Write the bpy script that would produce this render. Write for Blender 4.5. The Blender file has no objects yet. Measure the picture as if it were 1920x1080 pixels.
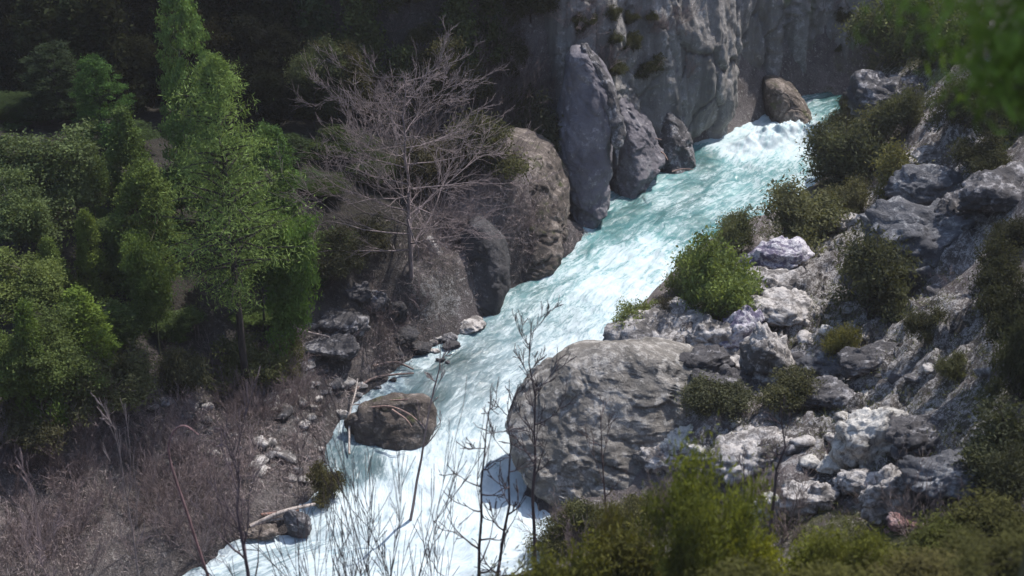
import bpy, bmesh, math, random
import numpy as np
from mathutils import Vector, Matrix, Euler

R = math.radians
scene = bpy.context.scene
# ------------------------------------------------------------------ camera, world, sun, exposure
CAM = np.array([0.0, 0.0, 45.0]); PITCH = R(28.0); HF = R(38.0)
FPX = 960 / math.tan(HF / 2)
cd = bpy.data.cameras.new("camera"); cam = bpy.data.objects.new("camera", cd)
scene.collection.objects.link(cam); scene.camera = cam
cam.location = CAM; cam.rotation_euler = (R(90) - PITCH, 0, 0)
cd.sensor_width = 36; cd.lens = 18 / math.tan(HF / 2)
cd.clip_start = 0.5; cd.clip_end = 2000
cd.dof.use_dof = True; cd.dof.focus_distance = 92.0
cd.dof.aperture_fstop = (cd.lens / 1000) / 0.11

SUN = np.array([0.43, 0.42, 0.92]); SUN /= np.linalg.norm(SUN)
w = bpy.data.worlds.new("World"); scene.world = w; w.use_nodes = True
nt = w.node_tree; bg = nt.nodes["Background"]
sky = nt.nodes.new("ShaderNodeTexSky"); sky.sky_type = 'NISHITA'; sky.sun_disc = False
sky.sun_elevation = math.asin(SUN[2]); sky.sun_rotation = math.atan2(SUN[0], SUN[1])
sky.air_density = 1.2; sky.dust_density = 1.0; sky.ozone_density = 1.0
nt.links.new(sky.outputs[0], bg.inputs[0]); bg.inputs[1].default_value = 0.13
sd = bpy.data.lights.new("sun", 'SUN'); sun = bpy.data.objects.new("sun", sd)
scene.collection.objects.link(sun); sd.energy = 3.3; sd.angle = R(0.5); sd.color = (1.0, 0.96, 0.90)
sun.rotation_euler = Vector(-SUN).to_track_quat('-Z', 'Y').to_euler(); sun.location = (60, 60, 120)
scene.view_settings.view_transform = 'Standard'; scene.view_settings.look = 'None'
scene.view_settings.exposure = 0.95; scene.view_settings.gamma = 1.0
scene.view_settings.use_curve_mapping = False
scene.cycles.max_bounces = 5; scene.cycles.diffuse_bounces = 3; scene.cycles.glossy_bounces = 2
scene.cycles.transmission_bounces = 3; scene.cycles.transparent_max_bounces = 4
scene.cycles.use_denoising = True

C = scene.collection
# ------------------------------------------------------------------ picture <-> world
cP, sP = math.cos(PITCH), math.sin(PITCH)
def raydir(px, py):
    a = (px - 960) / FPX; b = (540 - py) / FPX
    return np.array([a, cP + b * sP, -sP + b * cP])
def at_z(px, py, z):
    d = raydir(px, py); t = (z - CAM[2]) / d[2]; return CAM + d * t
def at_y(px, py, y):
    d = raydir(px, py); return CAM + d * (y / d[1])
def proj(x, y, z):
    dz = z - CAM[2]; dep = y * cP - dz * sP; up = y * sP + dz * cP
    dep = np.maximum(dep, 0.5)
    return 960 + FPX * x / dep, 540 - FPX * up / dep
def mpp(p):
    return ((p[1]) * cP - (p[2] - CAM[2]) * sP) / FPX

# ------------------------------------------------------------------ numpy noise
def _hash(ix, iy, iz, s):
    n = (ix.astype(np.int64) * 374761393 + iy.astype(np.int64) * 668265263 + iz.astype(np.int64) * 1440662683 + s * 1013904223) & 0xffffffff
    n = ((n ^ (n >> 13)) * 1274126177) & 0xffffffff
    n = ((n ^ (n >> 16)) * 2246822519) & 0xffffffff
    return ((n ^ (n >> 15)) & 0xffffff) / float(0xffffff)
def vnoise(x, y, z, s=0):
    x, y, z = np.broadcast_arrays(np.asarray(x, float), np.asarray(y, float), np.asarray(z, float))
    ix, iy, iz = np.floor(x), np.floor(y), np.floor(z)
    fx, fy, fz = x - ix, y - iy, z - iz
    fx, fy, fz = [f * f * f * (f * (f * 6 - 15) + 10) for f in (fx, fy, fz)]
    r = 0
    for a in (0, 1):
        wa = fx if a else 1 - fx
        for b in (0, 1):
            wb = fy if b else 1 - fy
            for c in (0, 1):
                wc = fz if c else 1 - fz
                r = r + wa * wb * wc * _hash(ix + a, iy + b, iz + c, s)
    return r * 2 - 1
def fbm(x, y, z, s=0, o=4, g=0.5):
    r = 0; a = 1.0; t = 0
    for k in range(o):
        f = 2.03 ** k
        r = r + a * vnoise(x * f + 13.7 * k, y * f + 5.1 * k, z * f - 9.3 * k, s + k); t += a; a *= g
    return r / t
def cells(x, y, s=0):
    ix, iy = np.floor(x), np.floor(y); z0 = np.zeros_like(ix)
    f1 = np.full(x.shape, 9.0); f2 = f1.copy(); v = z0.copy()
    for a in (-1, 0, 1):
        for b in (-1, 0, 1):
            cx, cy = ix + a, iy + b
            qx = cx + _hash(cx, cy, z0, s); qy = cy + _hash(cx, cy, z0 + 1, s)
            d = np.hypot(qx - x, qy - y); h = _hash(cx, cy, z0 + 2, s)
            near = d < f1
            f2 = np.where(near, f1, np.minimum(f2, d)); v = np.where(near, h, v); f1 = np.minimum(f1, d)
    return v, f2 - f1
def cells3(x, y, z, s=0):
    ix, iy, iz = np.floor(x), np.floor(y), np.floor(z)
    f1 = np.full(x.shape, 9.0); f2 = f1.copy(); v = np.zeros_like(x)
    for a in (-1, 0, 1):
        for b in (-1, 0, 1):
            for c in (-1, 0, 1):
                cx, cy, cz = ix + a, iy + b, iz + c
                qx = cx + _hash(cx, cy, cz, s); qy = cy + _hash(cx, cy, cz, s + 1); qz = cz + _hash(cx, cy, cz, s + 2)
                d = np.sqrt((qx - x) ** 2 + (qy - y) ** 2 + (qz - z) ** 2); h = _hash(cx, cy, cz, s + 3)
                near = d < f1
                f2 = np.where(near, f1, np.minimum(f2, d)); v = np.where(near, h, v); f1 = np.minimum(f1, d)
    return v, f2 - f1
def sstep(a, b, x):
    t = np.clip((x - a) / (b - a), 0, 1); return t * t * (3 - 2 * t)

# ------------------------------------------------------------------ mesh helpers
def make_mesh(name, V, F, smooth=True):
    me = bpy.data.meshes.new(name)
    V = np.asarray(V, np.float32); F = np.asarray(F, np.int32)
    k = F.shape[1]
    me.vertices.add(len(V)); me.vertices.foreach_set("co", V.ravel())
    me.loops.add(F.size); me.loops.foreach_set("vertex_index", F.ravel())
    me.polygons.add(len(F)); me.polygons.foreach_set("loop_start", np.arange(0, F.size, k, dtype=np.int32))
    me.polygons.foreach_set("use_smooth", np.full(len(F), smooth))
    me.update(calc_edges=True); me.validate()
    return me
def link(name, me, mat=None, parent=None):
    o = bpy.data.objects.new(name, me); C.objects.link(o)
    if mat and me and not me.materials: me.materials.append(mat)
    if parent: o.parent = parent
    return o
def tag(o, label, cat, group=None):
    o["label"] = label; o["category"] = cat
    if group: o["group"] = group
    return o
def thing(name, label, cat, loc, group=None):
    o = bpy.data.objects.new(name, None); C.objects.link(o); o.location = loc
    o.empty_display_size = 0.2
    return tag(o, label, cat, group)
def attr(me, name, vals):
    a = me.attributes.new(name, 'FLOAT', 'POINT'); a.data.foreach_set("value", np.asarray(vals, np.float32).ravel())
def dup(root, loc=None, rz=0.0, sc=1.0, label=None, group=None, col=None):
    r = root.copy(); C.objects.link(r)
    if loc is not None: r.location = loc
    r.rotation_euler = (0, 0, rz)
    r.scale = (sc, sc, sc) if not hasattr(sc, '__len__') else sc
    if label: r["label"] = label
    if group: r["group"] = group
    for ch in root.children:
        c = ch.copy(); C.objects.link(c); c.parent = r
        if col: c.color = (*col, 1)
        for g in ch.children:
            e = g.copy(); C.objects.link(e); e.parent = c
    if col: r.color = (*col, 1)
    return r

# ------------------------------------------------------------------ materials
class NT:
    def __init__(s, name):
        s.m = bpy.data.materials.new(name); s.m.use_nodes = True; s.t = s.m.node_tree
        s.t.nodes.clear(); s.out = s.n("OutputMaterial")
    def n(s, t, **kw):
        x = s.t.nodes.new("ShaderNode" + t)
        for k, v in kw.items(): setattr(x, k, v)
        return x
    def l(s, a, b): s.t.links.new(a, b)
    def noise(s, vec, scale, detail=4, rough=0.55, dist=0.0):
        x = s.n("TexNoise"); x.inputs["Scale"].default_value = scale; x.inputs["Detail"].default_value = detail
        x.inputs["Roughness"].default_value = rough; x.inputs["Distortion"].default_value = dist
        if vec is not None: s.l(vec, x.inputs["Vector"])
        return x.outputs["Fac"]
    def ramp(s, f, stops):
        x = s.n("ValToRGB"); e = x.color_ramp.elements
        while len(e) < len(stops): e.new(0.5)
        for i, (p, c) in enumerate(stops):
            e[i].position = p; e[i].color = (c, c, c, 1) if not hasattr(c, '__len__') else (*c, 1)
        s.l(f, x.inputs[0]); return x.outputs[0]
    def mix(s, f, a, b, mode='MIX'):
        x = s.n("Mix", data_type='RGBA', blend_type=mode)
        for v, i in ((f, x.inputs[0]), (a, x.inputs[6]), (b, x.inputs[7])):
            if hasattr(v, 'links'): s.l(v, i)
            elif hasattr(v, '__len__'): i.default_value = (*v, 1)
            else: i.default_value = v
        return x.outputs[2]
    def math(s, op, a, b=0.0, c=0.0, clamp=False):
        x = s.n("Math", operation=op, use_clamp=clamp)
        for v, i in ((a, x.inputs[0]), (b, x.inputs[1]), (c, x.inputs[2])):
            if hasattr(v, 'links'): s.l(v, i)
            else: i.default_value = v
        return x.outputs[0]
    def attr(s, name):
        x = s.n("Attribute"); x.attribute_name = name; return x.outputs["Fac"]
    def mapv(s, vec, sc=(1, 1, 1), rot=(0, 0, 0)):
        x = s.n("Mapping"); x.inputs["Scale"].default_value = sc; x.inputs["Rotation"].default_value = rot
        s.l(vec, x.inputs[0]); return x.outputs[0]
    def bump(s, h, strength=0.5, dist=0.1, nrm=None):
        x = s.n("Bump"); x.inputs["Strength"].default_value = strength; x.inputs["Distance"].default_value = dist
        s.l(h, x.inputs["Height"])
        if nrm: s.l(nrm, x.inputs["Normal"])
        return x.outputs[0]
    def bsdf(s, col, rough=0.9, nrm=None, spec=0.3):
        x = s.n("BsdfPrincipled")
        for v, i in ((col, x.inputs["Base Color"]), (rough, x.inputs["Roughness"])):
            if hasattr(v, 'links'): s.l(v, i)
            elif hasattr(v, '__len__'): i.default_value = (*v, 1)
            else: i.default_value = v
        x.inputs["Specular IOR Level"].default_value = spec
        if nrm: s.l(nrm, x.inputs["Normal"])
        return x.outputs[0]

def rock_mat(name, dark, mid, pale, pale_amt=0.5, moss=0.0, streak=False, scale=1.0, crack=False, mosscol=(0.07, 0.075, 0.03)):
    m = NT(name); pos = m.n("NewGeometry").outputs["Position"]
    v = m.mapv(pos, (1.5, 1.5, 0.14)) if streak else pos
    n1 = m.noise(v, 0.55 * scale, 6, 0.62, 0.3)
    n2 = m.noise(pos, 2.3 * scale, 8, 0.68, 0.2)
    n3 = m.noise(pos, 9 * scale, 5, 0.7)
    col = m.mix(m.ramp(n1, [(0.36, 0.0), (0.62, 1.0)]), dark, mid)
    pf = m.math('ADD', m.math('MULTIPLY', n2, 0.62), m.math('MULTIPLY', n1, 0.38))
    c0 = 0.66 - 0.26 * pale_amt
    col = m.mix(m.ramp(pf, [(c0 - 0.035, 0.0), (c0 + 0.05, 1.0)]), col, pale)
    col = m.mix(m.ramp(n3, [(0.3, 0.0), (0.7, 1.0)]), m.mix(0.55, col, dark), col)
    # cracks
    cks = 0.55 if crack else 0.0
    vo = m.n("TexVoronoi", feature='DISTANCE_TO_EDGE'); vo.inputs["Scale"].default_value = 0.3 * scale
    wv = m.n("VectorMath", operation='ADD')
    nn = m.n("TexNoise"); nn.inputs["Scale"].default_value = 1.1; nn.inputs["Detail"].default_value = 3; m.l(v, nn.inputs["Vector"])
    m.l(v, wv.inputs[0]); m.l(nn.outputs["Color"], wv.inputs[1]); m.l(wv.outputs[0], vo.inputs["Vector"])
    ck = m.ramp(vo.outputs["Distance"], [(0.0, 0.0), (0.03, 1.0)])
    col = m.mix(ck, m.mix(cks, col, (0.012, 0.011, 0.012)), col)
    if moss > 0:
        nm = m.noise(pos, 0.9, 6, 0.65)
        col = m.mix(m.ramp(nm, [(0.62 - 0.3 * moss, 0.0), (0.72 - 0.3 * moss, 0.9)]), col, mosscol)
    h = m.math('ADD', m.math('MULTIPLY', n2, 1.0), m.math('MULTIPLY', n3, 0.3))
    h = m.math('ADD', h, m.math('MULTIPLY', ck, 0.6 * cks))
    m.l(m.bsdf(col, 0.85, m.bump(h, 1.0, 0.22)), m.out.inputs[0])
    return m.m

M = {}
M['grey'] = rock_mat('rock grey', (0.045, 0.042, 0.045), (0.13, 0.122, 0.128), (0.42, 0.40, 0.41), 0.42)
M['pale'] = rock_mat('rock pale', (0.10, 0.09, 0.085), (0.24, 0.22, 0.212), (0.58, 0.54, 0.52), 0.62)
M['white'] = rock_mat('rock white', (0.16, 0.147, 0.138), (0.36, 0.335, 0.31), (0.68, 0.645, 0.60), 0.75)
M['brownrock'] = rock_mat('rock brown', (0.06, 0.048, 0.042), (0.15, 0.122, 0.105), (0.32, 0.27, 0.24), 0.42, moss=0.2)
M['dark'] = rock_mat('rock dark', (0.03, 0.028, 0.03), (0.085, 0.08, 0.085), (0.24, 0.23, 0.24), 0.22)
M['blue'] = rock_mat('rock bluish', (0.06, 0.06, 0.068), (0.145, 0.145, 0.16), (0.38, 0.38, 0.39), 0.4)
M['purple'] = rock_mat('rock violet', (0.09, 0.078, 0.125), (0.19, 0.165, 0.24), (0.68, 0.65, 0.67), 0.66)
M['wall'] = rock_mat('rock wall', (0.13, 0.12, 0.113), (0.29, 0.272, 0.262), (0.46, 0.435, 0.42), 0.36, streak=True)
M['slabface'] = rock_mat('rock slab face', (0.11, 0.10, 0.115), (0.21, 0.195, 0.215), (0.42, 0.395, 0.40), 0.3)
M['dome'] = rock_mat('rock dome', (0.13, 0.118, 0.105), (0.235, 0.213, 0.193), (0.46, 0.43, 0.40), 0.5)
M['red'] = rock_mat('rock red', (0.16, 0.085, 0.08), (0.32, 0.19, 0.18), (0.55, 0.42, 0.40), 0.4)

def leaf_mat(name, c1, c2, transl=0.35, clump=0.55):
    """leaf colour: two tones by clump and by leaf, tinted by the object's own colour"""
    m = NT(name); g = m.n("NewGeometry"); oi = m.n("ObjectInfo")
    tc = m.n("TexCoord").outputs["Object"]
    n = m.noise(tc, clump, 3, 0.6)
    f = m.math('ADD', m.ramp(n, [(0.35, 0.0), (0.65, 0.75)]), m.math('MULTIPLY', g.outputs["Random Per Island"], 0.25), clamp=True)
    col = m.mix(f, c1, c2)
    col = m.mix(1.0, col, oi.outputs["Color"], 'MULTIPLY')
    d = m.bsdf(col, 0.8, None, 0.06)
    t = m.n("BsdfTranslucent"); m.l(m.mix(1.0, col, (1.0, 1.0, 0.55), 'MULTIPLY'), t.inputs[0])
    ms = m.n("MixShader"); ms.inputs[0].default_value = transl
    m.l(d, ms.inputs[1]); m.l(t.outputs[0], ms.inputs[2]); m.l(ms.outputs[0], m.out.inputs[0])
    return m.m
M['leaf'] = leaf_mat('leaves', (0.07, 0.08, 0.045), (0.18, 0.20, 0.10))
M['needle'] = leaf_mat('needles', (0.06, 0.085, 0.035), (0.17, 0.235, 0.09), 0.3)
M['fgleaf'] = leaf_mat('shrub leaves', (0.06, 0.07, 0.025), (0.19, 0.215, 0.06), 0.4, 2.6)
def bark_mat(name, a, b):
    m = NT(name); tc = m.n("TexCoord").outputs["Object"]; oi = m.n("ObjectInfo")
    n = m.noise(m.mapv(tc, (4, 4, 1)), 2.2, 5, 0.65)
    col = m.mix(m.ramp(n, [(0.35, 0.0), (0.65, 1.0)]), a, b)
    col = m.mix(1.0, col, oi.outputs["Color"], 'MULTIPLY')
    m.l(m.bsdf(col, 0.9, m.bump(n, 0.6, 0.03)), m.out.inputs[0]); return m.m
M['bark'] = bark_mat('bark', (0.035, 0.03, 0.028), (0.10, 0.085, 0.08))
M['twig'] = bark_mat('grey twigs', (0.12, 0.105, 0.105), (0.30, 0.265, 0.265))
M['driftwood'] = bark_mat('driftwood', (0.18, 0.15, 0.135), (0.46, 0.40, 0.365))

# ------------------------------------------------------------------ river outline
ST = [(2050,120,2100,128),(1850,145,1880,152),(1700,163,1720,172),(1610,178,1625,190),(1522,190,1592,214),(1450,232,1568,250),(1350,268,1550,290),(1303,282,1530,330),
(1300,318,1490,368),(1240,332,1440,400),(1190,350,1400,425),(1140,385,1345,442),(1118,430,1300,475),(1068,478,1250,510),(1020,512,1220,545),
(957,540,1185,580),(948,578,1155,615),(912,606,1115,648),(862,642,1078,682),(800,672,1032,718),(755,716,992,762),(700,752,965,802),(655,805,952,850),
(640,862,955,900),(632,918,975,950),(590,962,1010,1000),(575,1012,975,1050),(450,1028,890,1090),(385,1080,770,1150),(280,1140,600,1230),(100,1230,400,1340),(-300,1360,50,1540)]
RL = np.array([at_z(a, b, 0)[:2] for a, b, c, d in ST]); RR = np.array([at_z(c, d, 0)[:2] for a, b, c, d in ST])
POLY = np.vstack([RL, RR[::-1]])
def seg_dist(x, y, P, closed):
    best = np.full(x.shape, 1e9); n = len(P)
    for i in range(n if closed else n - 1):
        a = P[i]; b = P[(i + 1) % n]; e = b - a; L = e @ e
        t = np.clip(((x - a[0]) * e[0] + (y - a[1]) * e[1]) / L, 0, 1)
        best = np.minimum(best, np.hypot(x - a[0] - t * e[0], y - a[1] - t * e[1]))
    return best
def inside(x, y, P):
    r = np.zeros(x.shape, bool); n = len(P)
    for i in range(n):
        a = P[i]; b = P[(i + 1) % n]
        if a[1] == b[1]: continue
        c = ((a[1] > y) != (b[1] > y)) & (x < (b[0] - a[0]) * (y - a[1]) / (b[1] - a[1]) + a[0])
        r ^= c
    return r
def river_sd(x, y):
    d = seg_dist(x, y, POLY, True); return np.where(inside(x, y, POLY), -d, d)

# ------------------------------------------------------------------ terrain heights
CP = [ # picture x, picture y, height
(560,930,.8),(450,900,1.4),(300,1000,1.6),(100,1050,2.2),(0,950,3.6),(200,850,3.2),(0,800,5.5),(380,710,3.2),(550,800,1.2),(600,700,1.6),
(700,690,.7),(480,650,3.4),(250,700,5.5),(100,700,7.5),(-250,800,10),(-250,1050,8),(820,640,.4),(760,600,1.2),(700,560,2.6),(620,560,3.6),(560,560,4.5),
(760,500,4.5),(850,480,3),(900,450,4.5),(950,400,6),(1020,440,3.5),(850,340,6.5),(760,400,6.5),(650,480,6),(960,310,7.5),
(1450,700,4.5),(1500,560,4),(1450,480,2.6),(1550,420,2.8),(1600,330,2.8),(1640,230,2.5),(1680,170,5),(1800,120,9),(1900,300,10),(1900,500,11),
(1900,700,12),(1750,600,8),(1600,650,6),(1600,800,5.4),(1500,900,5),(1700,900,7.5),(1900,900,12),(1300,985,1.6),(1450,1050,5.5),(1100,1040,.8),(1200,1010,1.0),
(1800,1060,12),(1250,635,4.0),(1350,600,4.0),(1350,720,5.2),(1250,800,3.6),(1150,760,2.2),(1180,640,2.5),(1900,150,12),(1900,30,15),(1760,40,9),(1660,60,6),
(1700,330,5.5),(1800,420,8),(1700,500,6.5),(1420,850,4.6),(2200,700,21),(2200,300,22),(2300,950,24),(2200,0,24)]
W3 = [(0,0,43.2),(-40,0,43.5),(40,0,44),(0,-40,48),(-80,-40,52),(80,-40,52),(0,15,30.5),(-25,15,29),(25,15,34),(0,30,18),(-15,30,15),(20,30,20),
(0,42,7.4),(10,42,9.5),(22,42,14),(-14,42,1.5),(-60,20,6),(-80,45,22),(-60,60,20),(-45,72,14),(-34,80,11.5),(-24,86,9.5),(-14,88,8),(60,20,44),(70,60,42),(60,100,36),(95,80,60),(50,125,22),(90,140,50)]
cpw = np.array([list(at_z(a, b, z)) for a, b, z in CP] + [list(p) for p in W3])
_A = np.hypot(cpw[:, None, 0] - cpw[None, :, 0], cpw[:, None, 1] - cpw[None, :, 1])
_n = len(cpw); _K = np.zeros((_n + 3, _n + 3)); _K[:_n, :_n] = _A - np.eye(_n) * 0.25
_K[:_n, _n] = 1; _K[:_n, _n + 1:] = cpw[:, :2]; _K[_n:, :_n] = _K[:_n, _n:].T
_w = np.linalg.solve(_K, np.concatenate([cpw[:, 2], [0, 0, 0]]))
def rbf(x, y):
    r = _w[_n] + _w[_n + 1] * x + _w[_n + 2] * y
    for i in range(_n): r = r + _w[i] * np.hypot(x - cpw[i, 0], y - cpw[i, 1])
    return r
# foot of the mountain on the far bank; from CL0 on it is the rock wall
MT = np.array([(-120, 96), (-60, 97), (-35, 98), (-20, 97), (-8, 96), (-1, 95.5)] )
CLpx = [(1010,400),(1100,388),(1175,338),(1250,305),(1300,284),(1345,268),(1440,228),(1525,180),(1610,160),(1720,130),(1850,105)]
CL = np.array([at_z(a, b, 0)[:2] for a, b in CLpx])
ML = np.vstack([MT, CL, [(75, 150), (120, 160)]])
MPOLY = np.vstack([ML, [(300, 160), (300, 500), (-300, 500), (-300, 96)]])
def mount_s(x, y):
    d = seg_dist(x, y, ML, False); return np.where(inside(x, y, MPOLY), d, -d)
def rocky_mask(px, py, z):
    b = [(1820,240,130,130,.62),(1560,560,260,200,.62),(1650,780,260,200,.62),(1750,400,200,160,.6),(1300,690,190,90,1.),(1450,560,90,60,.8),(1500,640,100,60,.7),(1700,640,180,110,1.),(1620,820,160,120,.8),(1750,470,120,50,.8),(1830,360,100,50,.8),
         (1400,830,150,60,.7),(1150,720,100,50,.6),(1700,900,120,60,.6),(1700,180,90,60,.7),(560,800,90,60,.35),(540,700,90,40,.3),(1480,470,60,40,.8),(820,560,60,60,.6),(1540,720,90,60,.6)]
    r = 0
    for a, c, sx, sy, v in b: r = np.maximum(r, v * np.exp(-((px - a) / sx) ** 2 - ((py - c) / sy) ** 2))
    return r
def height(x, y, fine=True):
    x = np.asarray(x, float); y = np.asarray(y, float)
    h = np.clip(rbf(x, y), 0.15, 70)
    sd = river_sd(x, y)
    px, py = proj(x, y, h); rk = rocky_mask(px, py, h)
    h = h + 0.45 * fbm(x * .22, y * .22, 3.0, 5, 4) * sstep(0, 4, sd)
    v, e = cells((x * .85 + y * .5) * .42, (-x * .5 + y * .85) * .85, 7)
    v2, e2 = cells(x * 1.1 + 9, y * 1.3, 11)
    v3, e3 = cells(x * 2.3 + y * .8, y * 2.9 - x * .9, 14)
    h = h + rk * ((v - .45) * 2.0 * sstep(0, .15, e) + (v2 - .5) * 1.0 * sstep(0, .12, e2) + (v3 - .5) * .4 * sstep(0, .12, e3)) * sstep(0, 2.5, sd)
    if fine:
        h = h + (0.10 + 0.22 * rk) * fbm(x * 1.1, y * 1.1, 1.0, 9, 3) + 0.05 * fbm(x * 4, y * 4, 0., 19, 2)
    h = h * (0.08 + 0.92 * sstep(2.0, 6.5, seg_dist(x, y, CL, False)))
    s = mount_s(x, y)
    wob = 2.2 * fbm(x * .12, y * .12, 0.0, 21, 4)
    mh = 2.35 * np.maximum(s - 0.8, 0) + wob * sstep(0, 4, s)
    mh = np.minimum(mh, 78 + 8 * fbm(x * .02, y * .02, 0, 33, 3) + 0.1 * s)
    h = h * (1 - .0 * s) + np.where(s > 0, mh, 0)
    bank = sstep(-0.2, 2.4, sd)
    h = np.where(sd > 0, -0.35 + (h + 0.35) * bank, -0.35 - np.minimum(-sd, 1.6) * 0.6)
    return h
def axis(lo, hi, step, far_lo, far_hi, nf):
    a = np.arange(lo, hi, step)
    t = np.linspace(0, 1, nf + 1)[1:]
    return np.concatenate([(lo - (lo - far_lo) * t ** 1.8)[::-1], a, a[-1] + (far_hi - a[-1]) * t ** 1.8])
gx = axis(-36, 48, 0.22, -230, 230, 40); gy = axis(38, 128, 0.22, -120, 420, 40)
GX, GY = np.meshgrid(gx, gy); GH = height(GX, GY)
def H(x, y):
    i = int(np.clip(np.searchsorted(gx, x) - 1, 0, len(gx) - 2)); j = int(np.clip(np.searchsorted(gy, y) - 1, 0, len(gy) - 2))
    u = (x - gx[i]) / (gx[i + 1] - gx[i]); v = (y - gy[j]) / (gy[j + 1] - gy[j])
    return float((GH[j, i] * (1 - u) + GH[j, i + 1] * u) * (1 - v) + (GH[j + 1, i] * (1 - u) + GH[j + 1, i + 1] * u) * v)
def G(px, py):
    """where the picture ray through px,py meets ground or water"""
    d = raydir(px, py); t = 12.0
    while t < 260:
        p = CAM + d * t; gap = p[2] - max(H(p[0], p[1]), 0)
        if gap < 0: break
        t += max(0.25, gap * .22)
    for k in range(6):
        t -= 0.25 / 2 ** k
        p = CAM + d * t
        if p[2] < max(H(p[0], p[1]), 0): continue
        t += 0.125 / 2 ** k
    p = CAM + d * t; p[2] = max(H(p[0], p[1]), 0); return p
ny, nx = GX.shape
idx = np.arange(nx * ny).reshape(ny, nx)
F = np.stack([idx[:-1, :-1], idx[:-1, 1:], idx[1:, 1:], idx[1:, :-1]], -1).reshape(-1, 4)
me = make_mesh("ground", np.stack([GX, GY, GH], -1).reshape(-1, 3), F)
PX, PY = proj(GX, GY, GH)
rk = rocky_mask(PX, PY, GH)
def blobs(px, py, L):
    r = 0
    for a, c, sx, sy, v in L: r = np.maximum(r, v * np.exp(-((px - a) / sx) ** 2 - ((py - c) / sy) ** 2))
    return r
gr = blobs(PX, PY, [(1540,430,90,40,1),(1600,360,90,60,.8),(1560,600,60,40,.6),(1350,960,300,60,.8),(1700,1000,300,70,.8),(250,720,200,40,.5),(1700,100,150,80,.7),(1850,800,90,120,.7),(620,900,40,40,.8),(500,650,80,30,.4),(900,220,60,120,.5),(1850,300,100,60,.4)])
attr(me, "rocky", rk); attr(me, "green", gr); attr(me, "wet", 1 - sstep(0.2, 1.6, river_sd(GX, GY)))
attr(me, "painted_shade", np.clip(sstep(-30, 60, blobs(PX, PY, [(300,330,420,260,100),(700,260,260,190,100),(560,420,120,120,90),(60,560,260,130,90),(330,600,90,60,60)])) * (PX < 860), 0, 1)); attr(me, "right", sstep(1000, 1150, PX) * (PY > 250))  # mask for shade under the wood, painted into the ground colour
m = NT('ground soil'); pos = m.n("NewGeometry").outputs["Position"]
n1 = m.noise(pos, 0.6, 6, 0.6); n2 = m.noise(pos, 3.5, 6, 0.7); n3 = m.noise(pos, 14, 4, 0.7)
litter = m.mix(m.ramp(n1, [(0.38, 0), (0.62, 1)]), (0.15, 0.128, 0.126), (0.29, 0.25, 0.246))
litter = m.mix(m.ramp(n3, [(0.35, 0), (0.65, 1)]), m.mix(0.55, litter, (0.015, 0.012, 0.012)), litter)
litter = m.mix(m.ramp(n2, [(0.57, 0), (0.63, 1)]), litter, (0.36, 0.33, 0.315))
green = m.mix(m.ramp(n2, [(0.4, 0), (0.6, 1)]), (0.035, 0.038, 0.016), (0.11, 0.105, 0.045))
gf = m.math('ADD', m.attr("green"), m.math('MULTIPLY', m.math('SUBTRACT', n1, 0.5), 1.6), clamp=True)
col = m.mix(m.ramp(gf, [(0.35, 0), (0.6, 1)]), litter, green)
rockc = m.mix(m.ramp(n1, [(0.38, 0), (0.62, 1)]), (0.088, 0.077, 0.072), (0.22, 0.195, 0.182))
pf = m.math('ADD', m.math('MULTIPLY', n2, 0.7), m.math('MULTIPLY', n1, 0.3))
rockc = m.mix(m.ramp(pf, [(0.47, 0), (0.56, 1)]), rockc, (0.52, 0.49, 0.485))
rockc = m.mix(m.ramp(n3, [(0.35, 0), (0.6, 1)]), m.mix(0.6, rockc, (0.03, 0.028, 0.03)), rockc)
rf = m.math('ADD', m.attr("rocky"), m.math('MULTIPLY', m.math('SUBTRACT', n2, 0.5), 1.2), clamp=True)
col = m.mix(m.ramp(rf, [(0.3, 0), (0.5, 1)]), col, rockc)
col = m.mix(m.math('MULTIPLY', m.attr("painted_shade"), 0.95), col, m.mix(n2, (0.012, 0.011, 0.008), (0.045, 0.038, 0.028)))  # ground colour darkened to stand for shade at the hill foot
col = m.mix(m.attr("wet"), col, m.mix(1.0, col, (0.45, 0.45, 0.48), 'MULTIPLY'))
hh = m.math('ADD', n2, m.math('MULTIPLY', n3, 0.35))
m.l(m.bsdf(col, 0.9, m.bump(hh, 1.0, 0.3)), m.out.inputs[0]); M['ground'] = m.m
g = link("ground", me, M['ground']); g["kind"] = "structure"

# ------------------------------------------------------------------ river surface
def resample(P, n):
    P = np.array(P, float); 
    for _ in range(2):
        Q = P.copy(); Q[1:-1] = P[1:-1] * .6 + (P[:-2] + P[2:]) * .2; P = Q
    return P
cen = (RL + RR) / 2; cs = np.concatenate([[0], np.cumsum(np.hypot(*np.diff(cen, axis=0).T))])
S = np.arange(0, cs[-1], 0.13)
lx, ly = [np.interp(S, cs, resample(RL, 0)[:, k]) for k in (0, 1)]
rx, ry = [np.interp(S, cs, resample(RR, 0)[:, k]) for k in (0, 1)]
wid = np.hypot(lx - rx, ly - ry)
T = np.linspace(0, 1, 100)[None, :]
ext = (2.6 / wid)[:, None]; TT = -ext + (1 + 2 * ext) * T
WX = lx[:, None] * (1 - TT) + rx[:, None] * TT; WY = ly[:, None] * (1 - TT) + ry[:, None] * TT
SS = np.repeat(S[:, None], T.shape[1], 1); CC = (TT - .5) * wid[:, None]
wpx, wpy = proj(WX, WY, np.zeros_like(WX))
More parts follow.
